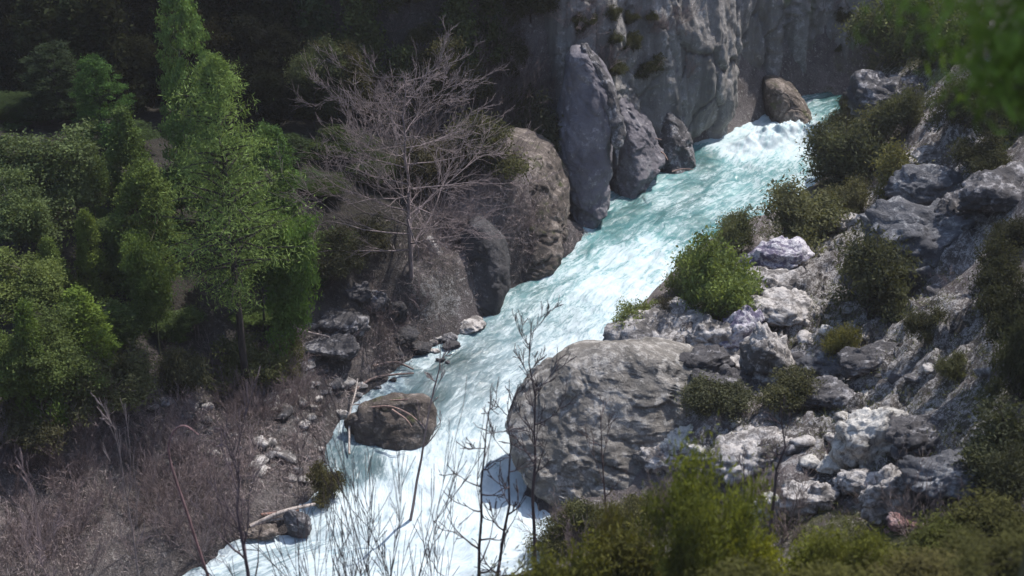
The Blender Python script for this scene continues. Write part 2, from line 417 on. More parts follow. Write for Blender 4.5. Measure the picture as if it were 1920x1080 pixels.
FO = [(1460,260,1),(1500,250,1),(1400,278,1),(1535,255,.9),(1450,240,1),(1365,272,.9),(1560,215,.3),(1590,190,.05),(1320,300,.2),(1300,350,.35),(1400,320,.5),(1480,330,.5),(1250,365,.5),
(1180,375,.15),(1350,380,.5),(1160,420,.2),(1250,420,.35),(1330,420,.3),(1220,470,.8),(1160,490,.8),(1100,500,.7),(1130,540,1),(1080,460,.3),(1050,520,.6),(1000,535,.35),
(980,580,.5),(1050,590,.62),(1120,590,.75),(900,640,.3),(960,640,.45),(1050,660,.8),(840,680,.15),(900,720,.35),(980,720,.6),(800,740,.1),(880,780,.6),(940,760,.75),(780,790,.35),
(830,830,.8),(900,830,.85),(690,870,.2),(650,890,.3),(760,860,.95),(850,900,1),(700,930,1),(930,930,1),(650,960,1),(800,980,1),(600,1000,.7),(500,1050,.6),(650,1050,.85),(900,1020,1),(420,1070,.5),(300,1150,.6),(1700,170,.05)]  # low value beside the stream rock puts its shade into the foam
num = 0; den = 1e-9
for a, b, v in FO:
    wgt = 1 / (((wpx - a) / 1.0) ** 2 + ((wpy - b) * 1.6) ** 2 + 60) ** 1.6; num = num + wgt * v; den = den + wgt
foam = num / den
foam = np.clip(foam + .30 * (1 - sstep(0.0, .9, np.abs(CC) * -1 + (wid / 2)[:, None])) * (fbm(CC * .3, SS * .5, 0, 88, 3) > -.05) * (wpy > 300), 0, 1.05)
rp = at_z(1462, 266, 0)
bump_r = np.exp(-((WX - rp[0]) / 3.3) ** 2 - ((WY - rp[1] - (WX - rp[0]) * .45) / 1.5) ** 2)
chop = fbm(CC * .9, SS * .35, 0, 3, 3)
WZ = 0.17 * chop + (0.05 + 0.16 * foam) * fbm(CC * .35, SS * .9, 2, 27, 3) + 0.05 * fbm(CC * 2.2, SS * 1.1, 1, 8, 3) * (0.5 + foam)
WZ += foam * 0.10 * np.abs(fbm(CC * 1.3, SS * .8, 4, 12, 3)) + 0.05 * fbm(CC * .25, SS * .15, 0, 44, 2)
WZ += bump_r * (1.3 + 1.2 * np.abs(fbm(WX * .8, WY * .8, 0, 70, 4)) + 0.35 * fbm(WX * 3, WY * 3, 0, 71, 3))
WZ += np.clip((SS * 0 + (wpy < 262)) * 0.0, 0, 1)
nn, mm = WX.shape; idx = np.arange(nn * mm).reshape(nn, mm)
F = np.stack([idx[:-1, :-1], idx[:-1, 1:], idx[1:, 1:], idx[1:, :-1]], -1).reshape(-1, 4)
me = make_mesh("river", np.stack([WX, WY, WZ], -1).reshape(-1, 3), F)
attr(me, "foam", foam); attr(me, "across", CC); attr(me, "along", SS)
attr(me, "teal", np.clip(sstep(700, 450, wpy), 0, 1))
m = NT('river water'); cx = m.n("CombineXYZ"); m.l(m.attr("across"), cx.inputs[0]); m.l(m.attr("along"), cx.inputs[1])
fl = cx.outputs[0]
s1 = m.noise(m.mapv(fl, (1.6, 0.42, 1)), 1.0, 7, 0.66, 0.8)
s2 = m.noise(m.mapv(fl, (5.0, 1.9, 1)), 1.0, 5, 0.7, 0.5)
s3 = m.noise(m.mapv(fl, (0.35, 0.16, 1)), 1.0, 4, 0.55)
fa = m.attr("foam")
th = m.math('ADD', m.math('MULTIPLY', s1, 0.6), m.math('MULTIPLY', s2, 0.4))
fm = m.math('ADD', m.math('MULTIPLY', fa, 0.80), m.math('MULTIPLY', m.math('SUBTRACT', th, 0.5), 2.6))
fmask = m.ramp(m.math('SUBTRACT', fm, 0.0), [(0.22, 0.0), (0.46, 0.30), (0.62, 0.72), (0.92, 1.0)])
deep = m.mix(m.attr("teal"), (0.05, 0.085, 0.092), (0.03, 0.10, 0.105))
milk = m.mix(m.attr("teal"), (0.25, 0.35, 0.40), (0.15, 0.36, 0.375))
wc = m.mix(m.ramp(m.math('ADD', m.math('MULTIPLY', s3, 0.5), m.math('MULTIPLY', fa, 0.5)), [(0.3, 0), (0.75, 1)]), deep, milk)
col = m.mix(fmask, wc, (0.52, 0.59, 0.62))
rgh = m.math('ADD', m.math('MULTIPLY', fmask, 0.5), 0.12)
hh = m.math('ADD', m.math('MULTIPLY', s1, 0.8), m.math('MULTIPLY', s2, 0.35))
m.l(m.bsdf(col, rgh, m.bump(hh, 0.9, 0.22), 0.5), m.out.inputs[0]); M['river'] = m.m
wv = link("river", me, M['river']); wv["kind"] = "structure"

# ------------------------------------------------------------------ the rock wall of the gorge
cl = CL.copy(); cs2 = np.concatenate([[0], np.cumsum(np.hypot(*np.diff(cl, axis=0).T))])
u = np.arange(0, cs2[-1], 0.16); v = np.arange(-1.5, 24, 0.16)
bx = np.interp(u, cs2, cl[:, 0]); by = np.interp(u, cs2, cl[:, 1])
k = 25; ker = np.ones(k) / k
bx = np.convolve(np.pad(bx, k // 2, 'edge'), ker, 'valid'); by = np.convolve(np.pad(by, k // 2, 'edge'), ker, 'valid')
tx, ty = np.gradient(bx), np.gradient(by); tl = np.hypot(tx, ty); nxn, nyn = ty / tl, -tx / tl   # towards the river
U, Vv = np.meshgrid(u, v)
fold = 2.6 * fbm(U * .11, Vv * .04, 0, 51, 3) + 1.0 * (.35 - np.abs(fbm(U * .22, Vv * .07, 0, 55, 2))) * 2.2 + 0.45 * fbm(U * .7, Vv * .14, 0, 57, 4)
fold += 0.10 * fbm(U * 3.2, Vv * .9, 0, 59, 3) + 0.12 * fbm(U * 2.2, Vv * 2.2, 0, 61, 4)
wq_ = fbm(U * .5, Vv * .4, 0, 66, 3)
v1, e1 = cells(U * .34 + wq_ * .5, Vv * .16 + wq_ * .35, 67); v2, e2 = cells(U * 1.0 + wq_, Vv * .55 + wq_, 68)
fold += (v1 - .5) * .9 * sstep(0, .2, e1) - .4 * (1 - sstep(0, .07, e1)) + (v2 - .5) * .28 * sstep(0, .15, e2)
fold -= 5.0 * (1 - sstep(0, 5.0, U))
under = -0.8 * np.exp(-((Vv - 0.2) / 0.9) ** 2)
off = fold + under - 0.13 * Vv - 0.6
X = bx[None] + nxn[None] * off; Y = by[None] + nyn[None] * off; Z = Vv + 0.3 * fbm(U * .5, Vv * .5, 0, 63, 2)
X = np.vstack([X, X[-1:] - nxn[None] * 14]); Y = np.vstack([Y, Y[-1:] - nyn[None] * 14]); Z = np.vstack([Z, Z[-1:] + 5])
nn, mm = X.shape; idx = np.arange(nn * mm).reshape(nn, mm)
CLW = np.stack([X, Y, Z], -1).reshape(-1, 3); CLP = proj(CLW[:, 0], CLW[:, 1], CLW[:, 2])
def on_cliff(px, py):
    return CLW[np.argmin((CLP[0] - px) ** 2 + (CLP[1] - py) ** 2 + CLW[:, 1] * .05)].copy()
F = np.stack([idx[:-1, :-1], idx[:-1, 1:], idx[1:, 1:], idx[1:, :-1]], -1).reshape(-1, 4)
o = link("cliff", make_mesh("cliff", np.stack([X, Y, Z], -1).reshape(-1, 3), F), M['wall']); o["kind"] = "structure"
#@@PART2
# ------------------------------------------------------------------ rocks
_ico = {}
def ico(sub):
    if sub not in _ico:
        bm = bmesh.new(); bmesh.ops.create_icosphere(bm, subdivisions=sub, radius=1.0)
        V = np.array([v.co[:] for v in bm.verts]); F = np.array([[v.index for v in f.verts] for f in bm.faces]); bm.free()
        V /= np.linalg.norm(V, axis=1)[:, None]; _ico[sub] = (V, F)
    return _ico[sub]
def rock_mesh(name, size, seed, planes=12, rough=0.10, sub=5, taper=0.0, boxy=0.0, strata=0.0, lean=(0, 0), extra=(), block=1.0):
    D, F = ico(sub); rs = np.random.RandomState(seed)
    N = rs.normal(size=(planes, 3)); N /= np.linalg.norm(N, axis=1)[:, None]
    Hk = rs.uniform(0.62, 0.95, planes)
    if boxy > 0:
        ax = np.array([(1, 0, 0), (-1, 0, 0), (0, 1, 0), (0, -1, 0), (0, 0, 1), (0, 0, -1)], float)
        ax += rs.normal(size=ax.shape) * .16; ax /= np.linalg.norm(ax, axis=1)[:, None]
        N = np.vstack([N, ax]); Hk = np.concatenate([Hk, np.full(6, 1 - .35 * boxy)])
    for nx_, ny_, nz_, h_ in extra:
        q = np.array([[nx_, ny_, nz_]], float); q /= np.linalg.norm(q); N = np.vstack([N, q]); Hk = np.append(Hk, h_)
    dots = np.maximum(D @ N.T, 0.08); rr = Hk[None] / dots
    p = 16.0; r = (np.sum(np.minimum(rr, 4) ** -p, 1) + 1.08 ** -p) ** (-1 / p)
    P = D * r[:, None]
    sx, sy, sz = size
    Q = P * np.array(size)
    sc = (sx * sy * sz) ** (1 / 3)
    f = 1.1 / sc; ox = seed * 7.13
    d = fbm(Q[:, 0] * f + ox, Q[:, 1] * f, Q[:, 2] * f, seed, 5, .55) * rough * 2.0
    f2 = 3.2 / sc
    rg = 1 - np.abs(fbm(Q[:, 0] * f2 + ox, Q[:, 1] * f2, Q[:, 2] * f2, seed + 31, 3)) * 3
    d -= np.clip(rg - .55, 0, 1) * rough * .8
    # blocks: joints and steps of the limestone
    if block > 0:
        for fs, am in ((2.0, 1.0), (4.6, .45)):
            g_ = fs / sc; wq = Q + .25 / g_ * np.stack([fbm(Q[:, 0] * g_, Q[:, 1] * g_, Q[:, 2] * g_, seed + q, 2) for q in (1, 2, 3)], 1)
            v, e = cells3(wq[:, 0] * g_ * .8 + ox, wq[:, 1] * g_, wq[:, 2] * g_ * 1.5, seed)
            d += block * am * ((v - .5) * .16 * sstep(0, .12, e) - .05 * (1 - sstep(0, .10, e)))
    # finer detail of fixed world size
    d += 0.05 / sc * fbm(Q[:, 0] * 2.2 + ox, Q[:, 1] * 2.2, Q[:, 2] * 2.2, seed + 77, 4)
    Q = Q + D * (d * sc)[:, None]
    mn, mx = Q.min(0), Q.max(0); Q = (Q - (mn + mx) / 2) * (2 * np.array(size) / (mx - mn))
    if strata > 0:
        q = Q[:, 2] + .25 * Q[:, 0] + .3 * fbm(Q[:, 0] * .4, Q[:, 1] * .4, Q[:, 2] * .1, seed + 5, 2)
        st = np.abs(((q * strata) % 1.0) - .5) * 2
        Q[:, :2] *= (1 - 0.05 * (st < .3))[:, None]
    t = np.clip(Q[:, 2] / sz * .5 + .5, 0, 1)
    Q[:, 0] *= 1 - taper * t; Q[:, 1] *= 1 - taper * t
    Q[:, 0] += lean[0] * t * sz; Q[:, 1] += lean[1] * t * sz
    return make_mesh(name, Q, F)
ROCKS = {}
def rock(key, name, label, cat, cx, base, wpx, hpx, mat, dfac=0.8, seed=1, rz=0.0, tilt=(0, 0), sink=0.18, group=None, hm=None, back=0.5, z0=None, **kw):
    p = G(cx, base) if z0 is None else at_z(cx, base, z0)
    k = mpp(p); wd = wpx * k; dp = wd * dfac
    h = hm if hm else max((hpx * k - dp * sP * .8) / cP, wd * .3)
    size = (wd / 2 * 1.04, dp / 2, h / 2 * (1 + sink))
    o = link(name, rock_mesh(name, size, seed, **kw), M[mat])
    o.location = (p[0], p[1] + dp * back, p[2] + h / 2 * (1 - sink))
    o.rotation_euler = (R(tilt[0]), R(tilt[1]), R(rz)); tag(o, label, cat, group); ROCKS[key] = o
    return o
def outline_rock(key, name, label, rows, base, a, depth, mat, seed=1, rough=.06, block=.6, sq=2.6, nr=90, nc=110, y_add=0.0, fine=.05, ridge=0.0, foot=True):
    """a rock of real depth whose front leans back by a; rows give left and right of it at several heights"""
    b0 = at_z(base[0], base[1], 0.0); y0 = b0[1] + y_add
    rows = sorted(rows, key=lambda q: -q[0]); tb = np.linspace(0, 1, len(rows)); tt = np.linspace(0, 1, nr)
    pyv = np.interp(tt, tb, [q[0] for q in rows]); xl = np.interp(tt, tb, [q[1] for q in rows]); xr = np.interp(tt, tb, [q[2] for q in rows])
    for arr in (xl, xr):
        arr[:] = np.convolve(np.pad(arr, 3, 'edge'), np.ones(7) / 7, 'valid')
    L = []; 
    for p_, l_, r_ in zip(pyv, xl, xr):
        res = []
        for x_ in (l_, r_):
            d = raydir(x_, p_); t = (y0 - a * 0 + 0) / d[1]
            t = (y0 + a * CAM[2]) / (d[1] - a * d[2]); res.append(CAM + d * t)
        L.append(res)
    L = np.array(L)
    xc = L[:, :, 0].mean(1); hw = (L[:, 1, 0] - L[:, 0, 0]) / 2; yf = L[:, :, 1].mean(1); z = L[:, :, 2].mean(1)
    wmax = hw.max(); dd = depth / 2 * np.clip(hw / wmax, .25, 1) ** .8
    # extend below the foot
    zb = np.array([-1.6, -.8]) + min(z[0], 0) if foot else np.array([z[0] - .4, z[0] - .2]); xc = np.concatenate([[xc[0]] * 2, xc]); hw = np.concatenate([[hw[0] * .9] * 2, hw]); yf = np.concatenate([[yf[0]] * 2, yf]); dd = np.concatenate([[dd[0]] * 2, dd]); z = np.concatenate([zb, z])
    th = np.linspace(0, 2 * math.pi, nc, endpoint=False); cth, sth = np.cos(th), np.sin(th)
    ex = 2 / sq; ux = np.sign(cth) * np.abs(cth) ** ex; uy = np.sign(sth) * np.abs(sth) ** ex
    uy = uy * (1 + ridge * (1 - np.abs(ux))) 
    X = xc[:, None] + hw[:, None] * ux; Y = (yf + dd)[:, None] - dd[:, None] * uy; Z = np.repeat(z[:, None], nc, 1)
    NX = np.repeat((cth * .8)[None], len(z), 0); NY = np.repeat((-sth)[None], len(z), 0)
    f = .32; o_ = seed * 3.7
    dsp = rough * 9 * fbm(X * f + o_, Y * f, Z * f * .7, seed, 5, .55)
    q = [fbm(X * .6, Y * .6, Z * .6, seed + k_, 2) for k_ in (1, 2)]
    for g_, am in ((.55, 1.0), (1.4, .4)):
        v_, e_ = cells3(X * g_ + o_ + q[0] * .5, Y * g_ + q[1] * .5, Z * g_ * .8 + q[0] * .5, seed)
        dsp += block * am * ((v_ - .5) * .7 * sstep(0, .12, e_) - .12 * (1 - sstep(0, .08, e_)))
    dsp += fine * fbm(X * 3, Y * 3, Z * 3, seed + 9, 3)
    dsp -= dsp.mean()
    env = np.clip(hw / wmax * 1.5, .2, 1)[:, None]
    X = X + NX * dsp * env; Y = Y + NY * dsp * env; Z = Z + .15 * dsp
    n_ = len(z); P = np.stack([X, Y, Z], -1).reshape(-1, 3)
    top = np.array([[xc[-1], yf[-1] + dd[-1], z[-1] + hw[-1] * .35]]); P = np.vstack([P, top])
    i = np.arange(n_ * nc).reshape(n_, nc); j = np.roll(i, -1, 1)
    F1 = np.stack([i[:-1], j[:-1], j[1:], i[1:]], -1).reshape(-1, 4)
    F2 = np.stack([i[-1], j[-1], np.full(nc, n_ * nc)], -1)
    F = np.vstack([np.stack([F1[:, 0], F1[:, 1], F1[:, 2]], 1), np.stack([F1[:, 0], F1[:, 2], F1[:, 3]], 1), F2])
    base_p = np.array([xc[0], yf[0] + dd[0], 0]); me_ = make_mesh(name, P - base_p, F[:, ::-1])
    o = link(name, me_, M[mat]); o.location = base_p; tag(o, label, {'boulder': 'boulder', 'rock_buttress': 'rock', 'rock_mound': 'rock'}[name]); ROCKS[key] = o
    return o
# far bank, upstream to downstream
outline_rock('rapid', 'boulder', 'brown mossy boulder at the cliff foot beside the white rapid', [(168,1440,1474),(185,1438,1494),(208,1440,1513),(240,1444,1528)], (1490,240), .5, 7, 'brownrock', 3)
outline_rock('butC', 'rock_buttress', 'small pale topped rock spur standing in the river below the tall wall', [(212,1246,1258),(235,1236,1278),(262,1228,1296),(295,1218,1303),(325,1218,1308)], (1262,326), .5, 5, 'grey', 12, ridge=.3)
outline_rock('butD', 'rock_buttress', 'dark violet rock face with a small white scar above the pale topped spur', [(60,1190,1270),(100,1165,1290),(160,1150,1296),(230,1165,1296),(290,1185,1300),(330,1190,1290)], (1235,330), .22, 7, 'slabface', 17, y_add=2.0, block=.8)
outline_rock('butB', 'rock_buttress', 'steep dark rock rib just right of the tall smooth slab', [(165,1146,1158),(210,1144,1190),(270,1140,1226),(325,1140,1248),(362,1146,1215)], (1170,364), .4, 6, 'slabface', 8, ridge=.5, block=.9, fine=.1)
outline_rock('butA', 'rock_buttress', 'tall smooth violet grey slab with a pale broken right edge rising from the water', [(108,1070,1102),(135,1064,1124),(180,1060,1148),(250,1050,1160),(320,1048,1156),(375,1056,1146),(410,1066,1142),(440,1074,1122)], (1095,442), .26, 7, 'slabface', 5, block=.6, rough=.05, sq=2.8, fine=.1, y_add=.8)
outline_rock('edge', 'rock_buttress', 'pale broken rib running down the right edge of the smooth slab', [(92,1084,1104),(125,1098,1128),(170,1120,1150),(220,1138,1163),(270,1148,1166),(300,1154,1160)], (1095,442), .26, 2, 'grey', 62, y_add=1.3, block=.6, foot=False)
outline_rock('knob', 'rock_buttress', 'pale weathered knob high on the rock wall above the violet face', [(25,1262,1282),(60,1256,1298),(110,1262,1304),(150,1275,1310),(175,1285,1304)], (1285,300), .12, 3, 'pale', 61, y_add=1.5, foot=False)
outline_rock('mound', 'rock_mound', 'large brown rounded rock bluff overgrown with dry grass', [(290,905,975),(312,868,1025),(350,842,1050),(400,826,1066),(450,832,1073),(490,866,1070),(518,915,1050)], (990,520), .55, 10, 'brownrock', 21, rough=.08, block=.8)
outline_rock('darkb', 'boulder', 'big dark grey boulder at the waterline below the brown bluff', [(428,880,908),(470,860,934),(520,850,954),(560,848,958),(598,862,938)], (902,602), .4, 5, 'dark', 6, block=.4)
outline_rock('paleb', 'boulder', 'upright pale blotched boulder left of the big dark boulder', [(454,798,812),(490,776,836),(530,768,852),(570,770,853),(606,780,846)], (808,610), .35, 3.4, 'pale', 14, block=.7)
for i, (x, y, ww, hh_, mt, sd_, lab) in enumerate([
    (878, 628, 66, 36, 'pale', 2, 'low pale stone at the waterline in front of the dark boulder'),
    (838, 642, 40, 26, 'grey', 4, 'small grey wet stone left of the pale waterline stone'),
    (815, 634, 30, 18, 'pale', 9, 'little pale stone at the leftmost end of the waterline stones'),
    (846, 655, 34, 16, 'dark', 19, 'dark flat stone half in the water before the waterline stones'),
    (622, 642, 135, 82, 'grey', 6, 'broad rounded grey boulder on the brown bank behind the stream rock'),
    (600, 690, 140, 70, 'grey', 11, 'grey boulder below the broad rounded one with a pale dead stick across'),
    (700, 590, 60, 58, 'grey', 13, 'grey block with a pale top left of the upright pale boulder'),
    (738, 615, 56, 60, 'dark', 15, 'dark block between the pale boulder and the grey bank blocks'),
    (665, 560, 60, 50, 'dark', 16, 'dark rock under the bare tree on the far bank'),
    (745, 648, 80, 46, 'dark', 18, 'dark low ledge rock above the driftwood on the left bank'),
    (780, 668, 60, 26, 'dark', 58, 'flat dark rock at the water edge above the driftwood')]):
    rock('l%d' % i, 'boulder' if ww > 50 else 'stone', lab, 'boulder' if ww > 50 else 'stone', x, y, ww, hh_, mt, .85, sd_ + 40, sub=5 if ww > 50 else 4, rough=.1)
outline_rock('stream', 'boulder', 'brown rock standing in the stream with dead branches on top', [(756,760,788),(764,700,804),(780,668,812),(810,660,810),(836,664,796)], (740,840), .5, 2.0, 'brownrock', 28, block=.35)
rock('stream2', 'boulder', 'brown low rock joining the stream rock to the bank', 'boulder', 680, 822, 70, 60, 'brownrock', .7, 29, sub=5, rough=.08, hm=1.3, z0=0)
rock('wedge', 'boulder', 'square grey brown block at the water edge beside the pale logs', 'boulder', 556, 1012, 52, 58, 'grey', .7, 31, sub=5, boxy=.9, rough=.05, z0=0)
rock('wedge2', 'boulder', 'low mossy block under the pale logs at the lower left water edge', 'boulder', 484, 1018, 74, 34, 'brownrock', .7, 33, sub=5, boxy=.6, rough=.07, z0=0)
# near bank
outline_rock('dome', 'boulder', 'huge rounded grey boulder in the middle of the near bank, its foot in the river', [(678,1110,1230),(705,1050,1330),(745,1015,1400),(795,978,1435),(840,954,1445),(880,955,1440),(920,966,1420),(955,992,1390),(985,1030,1340)], (1100,992), .85, 5.6, 'dome', 37, rough=.07, block=.62, nr=150, nc=200, fine=.09)
RB = [(1255,690,160,76,'pale',.9,1,'flat topped pale boulder behind the huge rounded one with a blue grey hollow'),
(1225,650,70,40,'pale',.8,2,'jagged pale rock at the river edge by the small green bush'),
(1335,655,64,60,'pale',.8,3,'upright cracked pale block below the bright green bush'),
(1290,735,110,60,'white',.8,4,'bright white slab above the dark hollow of the huge boulder'),
(1320,690,90,44,'grey',.8,5,'grey knobbly rock behind the bright white slab'),
(1385,690,90,56,'pale',.8,6,'pale knobbly rock left of the tall cream coloured boulder'),
(1442,715,74,96,'pale',.8,7,'tall cream coloured boulder below the violet and white rock'),
(1398,640,76,74,'purple',.8,8,'violet rock with a brilliant white top among grey boulders'),
(1365,745,100,60,'grey',.8,9,'rough grey boulder beside the small grey green bush'),
(1468,500,90,56,'purple',.8,10,'violet and white rock under the olive bush beside the grassy ledge'),
(1452,552,84,40,'pale',.8,11,'low pale slab below the upper violet rock'),
(1485,605,100,60,'pale',.8,12,'grey pitted ledge right of the brilliant white topped rock'),
(1590,422,50,30,'pale',.8,13,'small pale rock pile on the grassy ledge'),
(1752,378,108,74,'blue',.8,14,'bluish boulder under the near blurred tree'),
(1828,414,96,60,'grey',.9,15,'rounded grey boulder with a dark crack behind it'),
(1895,392,110,76,'grey',.9,16,'grey slab outcrop at the right frame edge beside the rounded boulder'),
(1765,478,176,54,'blue',.7,17,'long flat bluish slab right of the dark round bush'),
(1700,545,150,56,'blue',.7,18,'flat bluish grey slab under the long slab'),
(1548,700,84,52,'blue',.8,19,'bluish boulder left of the striped bedrock slope'),
(1640,690,90,46,'grey',.7,20,'grey boulder at the edge of the striped bedrock slope'),
(1642,872,98,98,'white',.8,21,'biggest white boulder on the near bank above the fallen blocks'),
(1582,880,64,30,'white',.7,22,'small flat white stone left of the biggest white boulder'),
(1628,925,80,52,'pale',.8,23,'pale round backed stone under the biggest white boulder'),
(1702,968,116,88,'pale',.7,24,'slanted pinkish grey slab above the reddish rubble'),
(1522,958,84,60,'pale',.7,25,'triangular grey block rising over the green shrubs'),
(1440,978,46,54,'white',.7,26,'white block behind the bright green shrub'),
(1745,845,110,66,'grey',.8,27,'grey boulder with white veins right of the biggest white boulder'),
(1682,905,44,36,'dark',.8,28,'dark small rock between the white boulder and the slanted slab'),
(1800,940,130,54,'blue',.8,29,'dark bluish ledge right of the slanted slab'),
(1700,988,44,16,'red',.8,30,'patch of reddish rubble below the slanted slab'),
(1690,212,120,84,'grey',.8,31,'grey outcrop among the bushes near the top right'),
(1640,205,80,60,'dark',.8,32,'dark rock at the river edge left of the top right outcrop'),
(1740,310,60,40,'pale',.8,33,'pale stone above the bluish boulder under the near tree'),
(1320,860,110,36,'white',.8,34,'white weathered ledge above the bright green shrub'),
(1420,880,120,34,'pale',.8,35,'pale crumbling ledge on the middle of the near bank'),
(1250,880,80,36,'pale',.8,36,'small pale ledge on the flank of the huge boulder'),
(1560,760,80,40,'grey',.8,38,'grey boulder behind the thin leaning tree on the near bank'),
(1135,700,80,34,'pale',.8,39,'pale weathered cap rock on the upstream rim of the huge boulder')]
for i, (x, y, ww, hh_, mt, df, sd_, lab) in enumerate(RB):
    rock('r%d' % i, 'boulder' if ww > 60 else 'stone', lab, 'boulder' if ww > 60 else 'stone', x, y + 10, ww * 1.42, hh_ * 1.35, mt, df, sd_ + 100, sink=.5,
         rz=(sd_ * 37) % 50 - 25, tilt=((sd_ * 13) % 16 - 8, (sd_ * 29) % 22 - 14), sub=5, rough=.10, boxy=.6 if sd_ % 2 else .3, planes=8 + sd_ % 5, block=1.5)
# debris, scattered stones
stone_protos = [make_mesh("stone", *(lambda me: (np.array([v.co[:] for v in me.vertices]), np.array([p.vertices[:] for p in me.polygons])))(rock_mesh("t", (.5, .42, .32), 200 + i, sub=3, rough=.1))) for i in range(6)]
rs = random.Random(5)
def scatter_stones(n, region, mats, smin, smax, label, group):
    k = 0
    while k < n:
        a, b, sx, sy = region[rs.randrange(len(region))]
        px, py = rs.gauss(a, sx), rs.gauss(b, sy)
        p = G(px, py)
        if p[2] < 0.12: 
            if rs.random() < .7: continue
        me_ = stone_protos[rs.randrange(6)].copy(); me_.materials.clear()
        o = link("stone", me_, M[rs.choice(mats)]); s = smin * (smax / smin) ** rs.random()
        o.scale = (s * rs.uniform(.8, 1.4), s, s * rs.uniform(.6, 1)); o.location = (p[0], p[1], p[2] + .08 * s)
        o.rotation_euler = (rs.uniform(-.3, .3), rs.uniform(-.3, .3), rs.uniform(0, 6.3)); tag(o, label, 'stone', group); k += 1
scatter_stones(110, [(540,790,60,50),(540,700,60,26),(600,740,50,30),(500,850,50,30),(400,800,80,50)], ['pale','grey','pale'], .25, 1.1, 'pale stone half buried in the brown litter of the left bank', 'pale stones strewn over the left bank')
scatter_stones(22, [(850,640,40,10),(700,725,50,12),(800,668,30,8)], ['grey','dark','pale'], .25, .9, 'wet stone along the waterline of the left bank', 'stones along the left waterline')
scatter_stones(70, [(1650,640,90,60),(1560,800,70,50),(1700,740,70,50),(1450,840,70,30),(1350,720,70,40),(1480,640,60,40)], ['pale','white','grey','pale'], .3, 1.2, 'loose pale stone on the bedrock slope of the near bank', 'loose stones on the near bank')
scatter_stones(14, [(1700,985,40,8)], ['red','red','pale'], .2, .5, 'reddish stone in the rubble patch below the slanted slab', 'reddish rubble stones')
# ------------------------------------------------------------------ plants: geometry makers
def segs_mesh(name, segs, k=4):
    A = np.array([s_[0] for s_ in segs], float); B = np.array([s_[1] for s_ in segs], float)
    ra = np.array([s_[2] for s_ in segs]); rb = np.array([s_[3] for s_ in segs])
    D = B - A; L = np.linalg.norm(D, axis=1)[:, None] + 1e-9; D = D / L
    ref = np.where(np.abs(D[:, 2:3]) > .9, [[1., 0, 0]], [[0, 0, 1.]])
    X = np.cross(D, ref); X /= np.linalg.norm(X, axis=1)[:, None]; Y = np.cross(D, X)
    an = np.arange(k) * 2 * math.pi / k; n = len(A)
    ring = X[:, None] * np.cos(an)[None, :, None] + Y[:, None] * np.sin(an)[None, :, None]
    V = np.concatenate([A[:, None] + ring * ra[:, None, None], B[:, None] + D[:, None] * rb[:, None, None] * .5 + ring * rb[:, None, None]], 1).reshape(-1, 3)
    j = np.arange(k); j2 = (j + 1) % k
    f = np.stack([j, j2, k + j2, k + j], 1)
    F = (np.arange(n)[:, None, None] * 2 * k + f[None]).reshape(-1, 4)
    return make_mesh(name, V, F)
def leaf_geo(cent, sig, per, L, W, rs, up=.5, upright=0.0):
    n = len(cent) * per
    c = np.repeat(cent, per, 0) + rs.normal(size=(n, 3)) * np.repeat(sig, per, 0)
    nn = rs.normal(size=(n, 3)); nn[:, 2] += up; nn /= np.linalg.norm(nn, axis=1)[:, None]
    a = rs.normal(size=(n, 3)); a[:, 2] += upright; a -= nn * np.sum(a * nn, 1)[:, None]; a /= np.linalg.norm(a, axis=1)[:, None]
    b = np.cross(nn, a); s_ = rs.uniform(.45, 1.5, (n, 1))
    V = np.stack([c + a * L * s_, c + b * W * s_, c - a * L * s_, c - b * W * s_], 1).reshape(-1, 3)
    return V, np.arange(n * 4).reshape(-1, 4)
def clumps_env(h, r, z0, kind, n, rs):
    """centres spread through the volume of an uneven crown"""
    out = []; ph = rs.uniform(0, 50)
    if kind in ('multi', 'dome'):
        K = 9 if kind == 'multi' else 7; subs = []
        for i in range(K):
            an = rs.uniform(0, 6.28); q = rs.uniform(.15, .68) if i else 0; t = rs.uniform(.35, .85) if kind == 'multi' else rs.uniform(.12, .6)
            if kind == 'dome': t = min(t, .75 - q * .6) if i else .62
            subs.append((math.cos(an) * q * r, math.sin(an) * q * r, z0 + t * h, r * rs.uniform(.3, .52), h * rs.uniform(.16, .34)))
        while len(out) < n:
            a = subs[rs.randint(0, K)]; v = rs.normal(size=3); v /= np.linalg.norm(v); v *= rs.uniform(.35, 1.12)
            if v[2] < -.5 and rs.rand() < .6: continue
            z = a[2] + v[2] * a[4]
            if z < z0: continue
            out.append((a[0] + v[0] * a[3], a[1] + v[1] * a[3], min(z, z0 + h * 1.02)))
        return np.array(out)
    while len(out) < n:
        t = rs.uniform(0, 1); an = rs.uniform(0, 2 * math.pi)
        if kind == 'round': e = math.sqrt(max(0, 1 - (1.9 * t - .95) ** 2))
        elif kind == 'cone': e = (1 - t) ** .75 * min(1, t * 6 + .45)
        elif kind == 'column': e = min(1, t * 5 + .3) * (1 - max(0, t - .55) / .47) ** .6 if t < .999 else 0
        else: e = math.sqrt(max(0, 1 - t)) * min(1, .35 + t * 2.2)
        lump = 1 + .42 * float(vnoise(math.cos(an) * 1.3 + ph, math.sin(an) * 1.3, t * 4.0, 3))
        rr = r * e * lump * rs.uniform(.25, 1) ** .5
        if rs.rand() > .35 + .65 * rr / (r * e * lump + 1e-6): continue
        out.append((math.cos(an) * rr, math.sin(an) * rr, z0 + t * h))
    return np.array(out)
def trunk_segs(h, r, rs, wob=.02, n=8, top=.15):
    p = np.zeros(3); out = []
    for i in range(n):
        q = np.array([0, 0, h * (i + 1) / n]) + np.append(rs.normal(size=2) * wob * h * (i + 1) / n, 0)
        out.append((p, q, r * (1 - (1 - top) * i / n), r * (1 - (1 - top) * (i + 1) / n))); p = q
    return out
